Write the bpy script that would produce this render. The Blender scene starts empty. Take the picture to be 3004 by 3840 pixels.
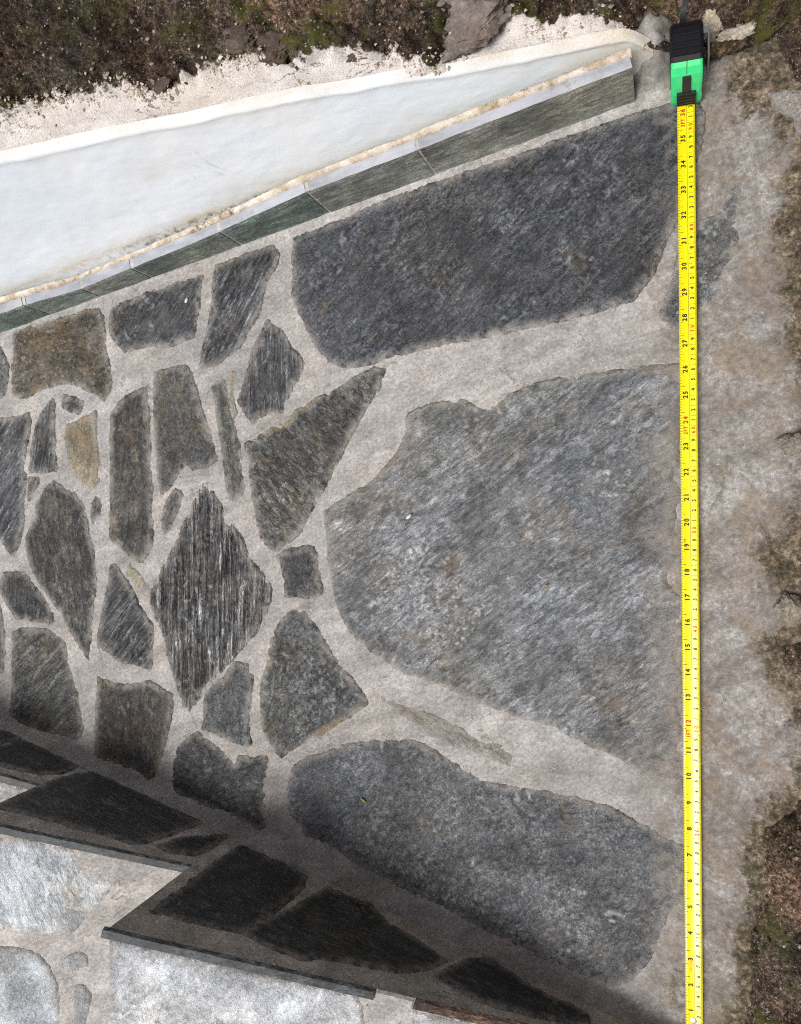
import bpy, math, random
import numpy as np
from mathutils import Vector, Matrix
from mathutils.geometry import delaunay_2d_cdt

random.seed(7)
sc = bpy.context.scene
col = sc.collection

# ---------------------------------------------------------------- camera
F = 3000.0                                   # focal length in photo pixels
NAD = (2500.0, 1900.0)                       # photo pixel straight below the lens
CAMH = 836.0                                 # lens height above the paving, mm
_d = np.array([(NAD[0] - 1502) / F, -(NAD[1] - 1920) / F, -1.0]); _d /= np.linalg.norm(_d)
_up = -_d
_x = np.array([1.0, 0, 0]) - _up * _up[0]; _x /= np.linalg.norm(_x)
_y = np.cross(_up, _x)
R = np.array([_x, _y, _up])                  # camera axes -> world
cam_d = bpy.data.cameras.new('camera'); cam = bpy.data.objects.new('camera', cam_d); col.objects.link(cam)
cam_d.sensor_fit = 'VERTICAL'; cam_d.sensor_height = 36.0; cam_d.lens = F / 3840.0 * 36.0
cam_d.clip_start = 0.01; cam_d.clip_end = 500.0
m4 = Matrix.Identity(4)
for i in range(3):
    for j in range(3):
        m4[i][j] = R[i][j]
m4.translation = (0, 0, CAMH / 1000.0)
cam.matrix_world = m4
sc.camera = cam

# ---------------------------------------------------------------- sky, sun, exposure
SUN_EL, SUN_AZ = math.radians(65), math.radians(210)      # azimuth from +Y, clockwise
wd = bpy.data.worlds.new('World'); sc.world = wd; wd.use_nodes = True
nt = wd.node_tree; bg = nt.nodes['Background']
sky = nt.nodes.new('ShaderNodeTexSky'); sky.sky_type = 'NISHITA'; sky.sun_disc = False
sky.sun_elevation = SUN_EL; sky.sun_rotation = SUN_AZ
sky.air_density = 0.5; sky.dust_density = 7.0; sky.ozone_density = 1.0
nt.links.new(sky.outputs[0], bg.inputs[0]); bg.inputs[1].default_value = 0.05
sd_ = bpy.data.lights.new('sun', 'SUN'); sd_.energy = 1.5; sd_.angle = math.radians(26); sd_.color = (1.0, 0.985, 0.96)
sun = bpy.data.objects.new('sun', sd_); col.objects.link(sun)
_sv = Vector((math.sin(SUN_AZ) * math.cos(SUN_EL), math.cos(SUN_AZ) * math.cos(SUN_EL), math.sin(SUN_EL)))
sun.rotation_euler = _sv.to_track_quat('Z', 'Y').to_euler(); sun.location = (0, 0, 3)
sc.view_settings.view_transform = 'Standard'; sc.view_settings.look = 'None'
sc.view_settings.gamma = 1.0; sc.view_settings.use_curve_mapping = False
sc.view_settings.exposure = 0.84
sc.cycles.use_denoising = False; sc.cycles.filter_width = 1.1

# ---------------------------------------------------------------- tracing helpers (mm)
C0 = np.array([0, 0, CAMH])
def ray(px, py):
    return R @ np.array([(px - 1502) / F, -(py - 1920) / F, -1.0])
def on_z(px, py, z=0.0):
    r = ray(px, py); return C0 + r * ((z - C0[2]) / r[2])
def on_plane(px, py, p, n):
    r = ray(px, py); return C0 + r * (np.dot(p - C0, n) / np.dot(r, n))
CROPS = dict(a=(0, 1000, 2.135), b=(700, 800, 2.135), c=(0, 1700, 2.135), d=(600, 1500, 2.135), e=(0, 2400, 2.135),
             f=(600, 2300, 2.135), g=(0, 0, 1 / 1.7588), h=(2400, 600, 1.8195), k=(2400, 2600, 1.7599),
             m=(0, 2600, 1.22), q=(1200, 2700, 1.1387), s=(0, 0, 1.0), t=(0, 0, 1.1387), u=(1300, 0, 1.0023))
def trace(txt):
    """'a 1,2 3,4 b 5,6' -> photo pixels"""
    out, c = [], None
    for w in txt.split():
        if w in CROPS:
            c = CROPS[w]
        else:
            x, y = w.split(','); out.append((c[0] + float(x) / c[2], c[1] + float(y) / c[2]))
    return out

# ---------------------------------------------------------------- noise
def _hash(ix, iy, seed):
    h = (ix.astype(np.int64) * 374761393 + iy.astype(np.int64) * 668265263 + seed * 974711) & 0xffffffff
    h = ((h ^ (h >> 13)) * 1274126177) & 0xffffffff
    return ((h ^ (h >> 16)) & 0xffff) / 65535.0
def vnoise(x, y, seed=0):
    x = np.asarray(x, float); y = np.asarray(y, float)
    ix, iy = np.floor(x), np.floor(y); fx, fy = x - ix, y - iy
    u = fx * fx * fx * (fx * (fx * 6 - 15) + 10); v = fy * fy * fy * (fy * (fy * 6 - 15) + 10)
    a = _hash(ix, iy, seed); b = _hash(ix + 1, iy, seed); c = _hash(ix, iy + 1, seed); d = _hash(ix + 1, iy + 1, seed)
    return (a * (1 - u) + b * u) * (1 - v) + (c * (1 - u) + d * u) * v * 1.0
def fbm(x, y, seed=0, octv=4, gain=0.5):
    s, amp, tot = 0.0, 1.0, 0.0
    for o in range(octv):
        s = s + amp * vnoise(x * 2 ** o + 17.3 * o, y * 2 ** o + 9.1 * o, seed + o * 31); tot += amp; amp *= gain
    return s / tot - 0.5                                     # about -0.5 .. 0.5
def sstep(a, b, x):
    t = np.clip((x - a) / (b - a), 0, 1); return t * t * (3 - 2 * t)

# ---------------------------------------------------------------- mesh helpers
def tag(o, label=None, cat=None, group=None, kind=None):
    for k, v in (('label', label), ('category', cat), ('group', group), ('kind', kind)):
        if v: o[k] = v
    return o
def link(o, parent=None):
    col.objects.link(o)
    if parent is not None:
        o.parent = parent
    return o
PW = {}                                                  # world matrix of everything built so far
def empty(name, loc=(0, 0, 0)):
    o = bpy.data.objects.new(name, None); o.empty_display_size = 0.02; o.location = loc
    link(o); PW[o.name] = Matrix.Translation(Vector(loc)); return o
def mesh_obj(name, verts, faces, mat, parent=None, loc=None, rot=None, smooth=True, attrs=None, mats=None, mi=None):
    """verts in mm relative to loc (mm)"""
    me = bpy.data.meshes.new(name)
    me.from_pydata((np.asarray(verts, float) / 1000.0).tolist(), [], faces)
    for m_ in ([mat] if mats is None else mats):
        me.materials.append(m_)
    if mi is not None:
        me.polygons.foreach_set('material_index', np.asarray(mi, np.int32))
    if smooth:
        me.polygons.foreach_set('use_smooth', np.ones(len(me.polygons), bool))
    for k, v in (attrs or {}).items():
        a = me.attributes.new(k, 'FLOAT', 'POINT'); a.data.foreach_set('value', np.asarray(v, np.float32))
    me.update()
    o = bpy.data.objects.new(name, me)
    M = Matrix.Identity(4)
    if rot is not None:
        for i in range(3):
            for j in range(3):
                M[i][j] = rot[i][j]
    if loc is not None:
        M.translation = Vector(np.asarray(loc, float) / 1000.0)
    link(o)
    if parent is not None:
        o.parent = parent
        o.matrix_parent_inverse = PW[parent.name].inverted()
    o.matrix_basis = M
    PW[o.name] = M
    return o
def grid_mesh(xs, ys):
    """regular topology grid; returns X, Y (flattened) and quad list"""
    X, Y = np.meshgrid(xs, ys); nx, ny = len(xs), len(ys)
    i = np.arange(nx * ny).reshape(ny, nx)
    q = np.stack([i[:-1, :-1], i[:-1, 1:], i[1:, 1:], i[1:, :-1]], -1).reshape(-1, 4)
    return X.ravel(), Y.ravel(), q
def axis(lo, flo, fhi, hi, step, grow=1.25):
    v = list(np.arange(flo, fhi + step, step)); s = step
    while v[-1] < hi: s *= grow; v.append(v[-1] + s)
    s = step
    while v[0] > lo: s *= grow; v.insert(0, v[0] - s)
    return np.array(v)
def seg_dist(P, poly, closed=True):
    A = np.asarray(poly, float); B = np.roll(A, -1, 0)
    if not closed: A, B = A[:-1], B[:-1]
    best = np.full(len(P), 1e9)
    for a, b in zip(A, B):
        ab = b - a; t = np.clip(((P - a) @ ab) / max(ab @ ab, 1e-9), 0, 1)
        dd = np.hypot(P[:, 0] - a[0] - t * ab[0], P[:, 1] - a[1] - t * ab[1]); best = np.minimum(best, dd)
    return best
def inside(P, poly):
    x, y = P[:, 0], P[:, 1]; r = np.zeros(len(P), bool); n = len(poly); j = n - 1
    for i in range(n):
        xi, yi = poly[i]; xj, yj = poly[j]
        if yi != yj:
            r ^= ((yi > y) != (yj > y)) & (x < (xj - xi) * (y - yi) / (yj - yi) + xi)
        j = i
    return r
def resample(poly, step):
    out = []
    n = len(poly)
    for i in range(n):
        a, b = np.array(poly[i]), np.array(poly[(i + 1) % n]); k = max(1, int(round(np.linalg.norm(b - a) / step)))
        for t in range(k): out.append(a + (b - a) * t / k)
    return np.array(out)

# ---------------------------------------------------------------- node helpers
class NT:
    def __init__(self, name):
        self.m = bpy.data.materials.new(name); self.m.use_nodes = True
        self.t = self.m.node_tree; self.b = self.t.nodes['Principled BSDF']
    def n(self, typ, **kw):
        o = self.t.nodes.new('ShaderNode' + typ)
        for k, v in kw.items(): setattr(o, k, v)
        return o
    def set(self, sock, v):
        if hasattr(v, 'is_linked') or isinstance(v, bpy.types.NodeSocket): self.t.links.new(v, sock)
        elif isinstance(v, (tuple, list)) and len(v) == 3 and sock.type == 'RGBA': sock.default_value = (*v, 1)
        else: sock.default_value = v
    def coord(self, rot=0.0, scale=(1, 1, 1), off=(0, 0, 0)):
        tc = self.n('TexCoord'); mp = self.n('Mapping')
        mp.vector_type = 'TEXTURE'                       # rotate first, then divide by scale
        self.set(mp.inputs['Location'], off); self.set(mp.inputs['Rotation'], (0, 0, rot)); self.set(mp.inputs['Scale'], scale)
        self.t.links.new(tc.outputs['Object'], mp.inputs['Vector']); return mp.outputs[0]
    def noise(self, vec, scale, detail=6, rough=0.6, dist=0.0, dim='3D'):
        o = self.n('TexNoise'); o.noise_dimensions = dim
        self.set(o.inputs['Vector'], vec); self.set(o.inputs['Scale'], scale); self.set(o.inputs['Detail'], detail)
        self.set(o.inputs['Roughness'], rough); self.set(o.inputs['Distortion'], dist); return o.outputs['Fac']
    def vor(self, vec, scale, feature='F1', rnd=1.0, out='Distance'):
        o = self.n('TexVoronoi'); o.feature = feature
        self.set(o.inputs['Vector'], vec); self.set(o.inputs['Scale'], scale); self.set(o.inputs['Randomness'], rnd); return o.outputs[out]
    def ramp(self, fac, stops, interp='LINEAR'):
        o = self.n('ValToRGB'); cr = o.color_ramp; cr.interpolation = interp
        while len(cr.elements) < len(stops): cr.elements.new(0.5)
        for e, (p, c) in zip(cr.elements, stops):
            e.position = p; e.color = (c, c, c, 1) if isinstance(c, (int, float)) else (*c, 1)
        self.set(o.inputs[0], fac); return o.outputs[0]
    def mix(self, fac, a, b, mode='MIX'):
        o = self.n('Mix'); o.data_type = 'RGBA'; o.blend_type = mode
        self.set(o.inputs[0], fac); self.set(o.inputs[6], a); self.set(o.inputs[7], b); return o.outputs[2]
    def math(self, op, a, b=0.0, clamp=False):
        o = self.n('Math'); o.operation = op; o.use_clamp = clamp
        self.set(o.inputs[0], a); self.set(o.inputs[1], b); return o.outputs[0]
    def attr(self, name):
        o = self.n('Attribute'); o.attribute_name = name; return o.outputs['Fac']
    def finish(self, colour, rough=0.7, bump=None, strength=0.5, dist=0.001, spec=0.4):
        self.set(self.b.inputs['Base Color'], colour); self.set(self.b.inputs['Roughness'], rough)
        self.b.inputs['Specular IOR Level'].default_value = spec
        if bump is not None:
            bp = self.n('Bump'); self.set(bp.inputs['Strength'], strength); self.set(bp.inputs['Distance'], dist)
            self.set(bp.inputs['Height'], bump); self.t.links.new(bp.outputs[0], self.b.inputs['Normal'])
        return self.m
def plain(name, c, rough=0.5, spec=0.4, metal=0.0, var=0.0):
    k = NT(name)
    if var:
        nz = k.noise(k.coord(), 120, 5); c2 = tuple(v * (1 - var) for v in c)
        cc = k.mix(k.ramp(nz, [(0.35, 0.0), (0.65, 1.0)]), c2, c)
    else: cc = c
    k.b.inputs['Metallic'].default_value = metal
    return k.finish(cc, rough, spec=spec)

# ---------------------------------------------------------------- materials
MORTAR = (0.345, 0.34, 0.33)
def mortar_mat(name, base=MORTAR, moss=False, seed=0):
    k = NT(name); v = k.coord(off=(seed, 0, 0)); vd = k.coord(0.5, (1.3, 1, 1), (seed, 1, 0))
    big = k.noise(v, 8, 4, 0.6); mid = k.noise(vd, 42, 6, 0.68, 0.6); fine = k.noise(vd, 330, 5, 0.75); gr = k.noise(v, 700, 3, 0.7)
    d = tuple(c * 0.80 for c in base); l = tuple(min(1, c * 1.2) for c in base)
    c = k.mix(k.ramp(mid, [(0.36, 0.0), (0.64, 1.0)]), d, l)
    c = k.mix(k.math('MULTIPLY', k.ramp(big, [(0.47, 0.0), (0.62, 1.0)]), 0.3), c, (0.42, 0.365, 0.305))
    sm_ = k.noise(k.coord(0.35, (5.0, 1, 1), (seed, 3, 0)), 26, 5, 0.65, 0.6)
    c = k.mix(0.8, c, k.ramp(sm_, [(0.38, 0.78), (0.62, 1.2)]), 'MULTIPLY')
    hc = k.ramp(k.math('ABSOLUTE', k.math('SUBTRACT', k.noise(v, 11, 6, 0.62, 0.4), 0.5)), [(0.0, 1.0), (0.006, 0.0)])
    c = k.mix(k.math('MULTIPLY', hc, k.ramp(k.noise(v, 14, 3), [(0.52, 0.0), (0.6, 0.7)])), c, (0.09, 0.08, 0.07))
    c = k.mix(k.math('MULTIPLY', k.ramp(k.noise(v, 22, 5, 0.7), [(0.5, 0.0), (0.64, 1.0)]), 0.45), c, (0.29, 0.295, 0.29))
    c = k.mix(0.55, c, k.ramp(fine, [(0.36, 0.26), (0.5, 0.5), (0.64, 0.76)]), 'OVERLAY')
    c = k.mix(0.8, c, k.ramp(k.noise(v, 1000, 2, 0.8), [(0.36, 0.82), (0.64, 1.18)]), 'MULTIPLY')
    c = k.mix(k.ramp(k.noise(v, 260, 3, 0.7, 0.4), [(0.655, 0.0), (0.71, 0.85)]), c, (0.10, 0.085, 0.07))
    c = k.mix(k.ramp(k.noise(v, 300, 2, 0.6), [(0.69, 0.0), (0.73, 0.8)]), c, (0.62, 0.60, 0.56))
    if moss:
        soil = k.attr('soil'); mo = k.attr('moss')
        n1 = k.noise(v, 38, 7, 0.72); n2 = k.noise(v, 70, 6, 0.7)
        stain = k.ramp(k.math('ADD', k.math('MULTIPLY', soil, 0.62), k.math('SUBTRACT', k.noise(v, 30, 8, 0.76, 0.6), 0.34)), [(0.37, 0.0), (0.56, 1.0)])
        c = k.mix(k.math('MULTIPLY', k.math('MULTIPLY', k.attr('cement'), k.ramp(k.noise(v, 15, 9, 0.8, 0.9), [(0.45, 0.2), (0.55, 1.0)])), 0.72), c, (0.19, 0.172, 0.15))
        c = k.mix(k.math('MULTIPLY', k.math('MULTIPLY', k.attr('cement'), k.ramp(k.noise(v, 22, 9, 0.8, 0.8), [(0.49, 0.0), (0.57, 1.0)])), 0.7), c, (0.26, 0.21, 0.16))
        c = k.mix(k.math('MULTIPLY', k.attr('cement'), 0.8), c, k.ramp(k.noise(v, 150, 6, 0.82), [(0.40, 0.6), (0.60, 1.15)]), 'MULTIPLY')
        c = k.mix(k.math('MULTIPLY', stain, 0.92), c, k.mix(k.ramp(n2, [(0.4, 0.0), (0.6, 1.0)]), (0.045, 0.037, 0.024), (0.19, 0.15, 0.105)))
        c = k.mix(stain, c, k.mix(1.0, c, k.ramp(k.noise(v, 210, 5, 0.8), [(0.38, 0.3), (0.5, 0.9), (0.64, 2.2)]), 'MULTIPLY'))
        ms = k.math('MULTIPLY', k.ramp(k.noise(v, 60, 9, 0.82), [(0.47, 0.0), (0.54, 1.0)]), mo, True)
        c = k.mix(k.math('MULTIPLY', ms, 0.6), c, (0.055, 0.055, 0.024))
    h = k.math('ADD', k.math('MULTIPLY', fine, 0.7), k.math('MULTIPLY', gr, 0.35))
    return k.finish(c, 0.9, h, 0.5, 0.0014, 0.25)

def slate_mat(name, base, light, ang=0.0, an=4.0, seed=0, con=0.6, streak=0.35, ochre=0.0, och=(0.27, 0.16, 0.06), dust=0.2,
              speck=0.0, blue=0.0, bump=1.0, rough=0.54, scale=1.0, spec=0.5, mid=None, ribs=0.0, vein=0.0):
    if sum(light) / 3 < 0.21: base = tuple(x * 0.62 for x in base); light = tuple(x * 0.92 for x in light)
    if not ochre or ochre < 0.3: base = (base[0] * 0.95, base[1], base[2] * 1.04); light = (light[0] * 0.97, light[1], light[2] * 1.02)
    k = NT(name); rnd = random.Random(seed)
    off = (rnd.uniform(-3, 3), rnd.uniform(-3, 3), rnd.uniform(-3, 3))
    v = k.coord(ang, (an, 1, 1), off); w = k.coord(ang + 0.6, (1, 1, 1), off); vs = k.coord(ang + 0.12, (an * 3.0, 1, 1), off)
    v2 = k.coord(ang - 0.25, (max(1.0, an * 0.45), 1, 1), off)
    A = k.noise(v, 190 * scale, 6, 0.68, 0.5); B = k.noise(w, 15 * scale, 4, 0.6, 0.5); Cn = k.noise(v2, 430, 4, 0.75, 0.3); D = k.noise(v2, 58 * scale, 6, 0.7, 0.9)
    fg = min(1.0, max(0.0, (0.35 - sum(light) / 3) / 0.25))            # paler stones are quieter
    wd0 = 0.095 / con
    c = k.mix(k.ramp(A, [(0.5 - wd0, 0.0), (0.5, 0.36), (0.5 + wd0, 1.0)]), base, light)
    c = k.mix(1.0, c, k.ramp(D, [(0.5 - wd0, 0.72 - 0.2 * fg), (0.5 + wd0, 1.2 + 0.22 * fg)]), 'MULTIPLY')
    calm = k.ramp(k.noise(w, 13 * scale, 4, 0.65, 0.8), [(0.48, 0.0), (0.60, 0.5)])
    c = k.mix(calm, c, tuple(p * 0.55 + q * 0.36 for p, q in zip(base, light)))
    c = k.mix(0.9, c, k.ramp(B, [(0.36, 0.55), (0.64, 1.45)]), 'MULTIPLY')
    c = k.mix(0.8, c, k.mix(k.ramp(k.noise(w, 10, 3, 0.6), [(0.4, 0.0), (0.6, 1.0)]), (0.97, 1.0, 1.05), (1.04, 1.0, 0.94)), 'MULTIPLY')
    c = k.mix(0.3 + 0.5 * fg, c, k.ramp(Cn, [(0.40, 0.06), (0.5, 0.47), (0.60, 0.95)]), 'OVERLAY')
    if ribs:
        vr = k.coord(ang, (max(18.0, an * 3.0), 1, 1), off)
        rb = k.noise(vr, 300, 3, 0.55, 0.35)
        c = k.mix(ribs, c, k.ramp(rb, [(0.40, 0.16), (0.47, 0.7), (0.53, 1.1), (0.60, 1.65)]), 'MULTIPLY')
    En = k.noise(v2, 950, 2, 0.8)
    c = k.mix(0.3 + 0.2 * fg, c, k.ramp(En, [(0.36, 0.35), (0.5, 0.92), (0.64, 1.9)]), 'MULTIPLY')
    if blue: c = k.mix(k.math('MULTIPLY', k.ramp(k.noise(w, 22, 4), [(0.45, 0.0), (0.62, 1.0)]), blue), c, (0.095, 0.11, 0.14))
    if ochre: c = k.mix(k.math('MULTIPLY', k.ramp(k.noise(w, 20, 7, 0.7, 0.8), [(0.62 - 0.24 * ochre, 0.0), (0.72 - 0.18 * ochre, 1.0)]), min(1, 0.35 + ochre * 0.5)), c,
                        k.mix(k.ramp(A, [(0.35, 0.0), (0.65, 1.0)]), tuple(x * 0.35 for x in och), och))
    if streak:
        st = k.noise(vs, 210 * scale, 3, 0.55, 0.25)
        ln = k.ramp(k.math('ABSOLUTE', k.math('SUBTRACT', st, 0.5)), [(0.0, 1.0), (0.028, 0.0)])
        ln = k.math('MULTIPLY', ln, k.ramp(k.noise(w, 55, 4, 0.7), [(0.48, 0.0), (0.66, 1.0)]))
        c = k.mix(k.math('MULTIPLY', ln, streak), c, (0.40, 0.38, 0.34))
        dk = k.ramp(k.math('ABSOLUTE', k.math('SUBTRACT', k.noise(v, 95 * scale, 3, 0.6, 0.5), 0.47)), [(0.0, 1.0), (0.03, 0.0)])
        c = k.mix(k.math('MULTIPLY', dk, 0.6 * min(1, streak + 0.3)), c, tuple(x * 0.35 for x in base))
    if speck:
        c = k.mix(k.ramp(k.noise(v, 260, 3, 0.6), [(0.74 - 0.08 * speck, 0.0), (0.80 - 0.08 * speck, 0.9)]), c, (0.6, 0.6, 0.57))
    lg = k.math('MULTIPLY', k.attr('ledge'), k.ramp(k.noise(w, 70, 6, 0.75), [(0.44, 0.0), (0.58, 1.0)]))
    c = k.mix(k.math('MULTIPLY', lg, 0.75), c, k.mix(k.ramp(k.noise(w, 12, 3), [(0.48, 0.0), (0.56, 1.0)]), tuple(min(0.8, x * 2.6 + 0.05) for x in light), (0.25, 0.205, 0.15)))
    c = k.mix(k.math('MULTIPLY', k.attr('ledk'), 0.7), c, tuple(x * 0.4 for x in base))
    if vein:
        vn = k.ramp(k.math('ABSOLUTE', k.math('SUBTRACT', k.noise(k.coord(0.75, (2.5, 1, 1), off), 9, 5, 0.6, 0.6), 0.5)), [(0.0, 1.0), (0.012, 0.0)])
        vn = k.math('MULTIPLY', vn, k.ramp(k.noise(w, 18, 4, 0.7), [(0.47, 0.0), (0.6, 1.0)]))
        c = k.mix(k.math('MULTIPLY', vn, vein), c, (0.6, 0.61, 0.62))
    e = k.attr('edge')                                   # 0 at the rim: cement smeared over the stone's edge
    sm = k.math('MULTIPLY', k.math('SUBTRACT', 1.0, e), k.ramp(k.noise(w, 70, 8, 0.78), [(0.40, 0.0), (0.56, 1.25)]), True)
    c = k.mix(k.math('MULTIPLY', sm, 0.92), c, (0.33, 0.315, 0.29))
    if ochre > 0.2:
        oe = k.math('MULTIPLY', k.ramp(e, [(0.1, 0.0), (0.35, 1.0), (0.9, 0.0)]), k.ramp(k.noise(w, 16, 5, 0.7), [(0.54, 0.0), (0.62, 1.0)]))
        c = k.mix(k.math('MULTIPLY', oe, 0.75), c, och)
    if dust:
        dn = k.ramp(k.noise(w, 34, 7, 0.75, 0.5), [(0.5 - 0.1 * dust, 0.0), (0.68, 1.0)])
        c = k.mix(k.math('MULTIPLY', dn, dust), c, (0.34, 0.325, 0.30))
        da = k.math('ADD', k.math('MULTIPLY', k.attr('dust'), 1.25), k.math('MULTIPLY', k.math('SUBTRACT', k.ramp(k.noise(w, 45, 7, 0.75, 0.5), [(0.36, 0.0), (0.64, 1.0)]), 0.75), k.ramp(k.attr('dust'), [(0.0, 0.0), (0.2, 1.0)])), True)
        c = k.mix(da, c, k.mix(k.ramp(D, [(0.35, 0.0), (0.65, 1.0)]), (0.19, 0.175, 0.155), (0.34, 0.315, 0.285)))
    if ribs: A = k.math('ADD', A, k.math('MULTIPLY', rb, 1.6 * ribs))
    h = k.math('ADD', k.math('MULTIPLY', A, 1.1), k.math('ADD', k.math('MULTIPLY', Cn, 0.25), k.math('MULTIPLY', D, 0.8)))
    return k.finish(c, k.ramp(Cn, [(0.3, rough - 0.1), (0.7, min(1, rough + 0.15))]), h, bump, 0.0032, spec)

# ---------------------------------------------------------------- main lines of the place (mm, paving is z = 0)
L0, L1 = on_z(0, 2715), on_z(2300, 3780)                 # foot of the stair side
Ld = (L1 - L0) / np.linalg.norm(L1 - L0); Ln = np.array([-Ld[1], Ld[0], 0.0])     # Ln points to the paving
W0, W1 = on_z(0, 1254), on_z(2388, 384)                  # foot of the skirting
Wd = (W1 - W0) / np.linalg.norm(W1 - W0); Wn = np.array([-Wd[1], Wd[0], 0.0])     # Wn points behind the wall
def L_sd(x, y): return (x - L0[0]) * Ln[0] + (y - L0[1]) * Ln[1]      # >0 on the paving side
def W_sd(x, y): return (x - W0[0]) * Wn[0] + (y - W0[1]) * Wn[1]      # >0 behind the skirting face
def W_s(p): return (p[0] - W0[0]) * Wd[0] + (p[1] - W0[1]) * Wd[1]
def L_s(p): return (p[0] - L0[0]) * Ld[0] + (p[1] - L0[1]) * Ld[1]
WALL_K = 0.32                                            # the wall leans back
WALL_T = 13.0                                            # wall face behind the skirting face

# ================================================================ STRUCTURE
g_v = [(-40000, -40000, -260), (40000, -40000, -260), (40000, 40000, -260), (-40000, 40000, -260)]
soil_far = NT('far_soil'); soil_far = soil_far.finish(soil_far.mix(soil_far.noise(soil_far.coord(), 3, 8), (0.05, 0.045, 0.025), (0.10, 0.085, 0.05)), 0.95)
tag(mesh_obj('ground', g_v, [(0, 1, 2, 3)], soil_far), kind='structure')

# right-hand edge of the cement, where soil and rock begin
EDGE = [on_z(*p)[:2] for p in trace('s 2650,-300 2690,-60 2740,60 2850,130 2890,260 2950,340 3010,400 2995,600 2960,700 2950,900 2960,1100 2990,1300 3045,1500 3045,1900 2990,2000 2915,2050 '
        '2870,2095 2925,2180 3010,2240 3000,2330 2905,2380 2875,2450 2905,2540 3010,2600 3060,2750 3010,2900 2930,3000 2830,3080 2800,3200 2815,3350 2790,3450 2760,3560 2775,3700 2740,3840 2700,4000 2660,4300')]
EPOLY = np.array(EDGE + [np.array((1500.0, -1500.0)), np.array((1500.0, 1500.0))])
def edge_sd(P):
    d = seg_dist(P, np.array(EDGE), closed=False); return np.where(inside(P, EPOLY), d, -d)

FLAT = ((0, 0, 0), (1, 0, 0), (0, 1, 0), (0, 0, 1))
def flat_poly(txt): return [on_z(*p)[:2] for p in trace(txt)]
DK, DL = (0.026, 0.029, 0.034), (0.15, 0.16, 0.172)
def dust_right(wp): return sstep(-85, 25, wp[:, 0]) * 0.95
r_ = math.radians
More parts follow.
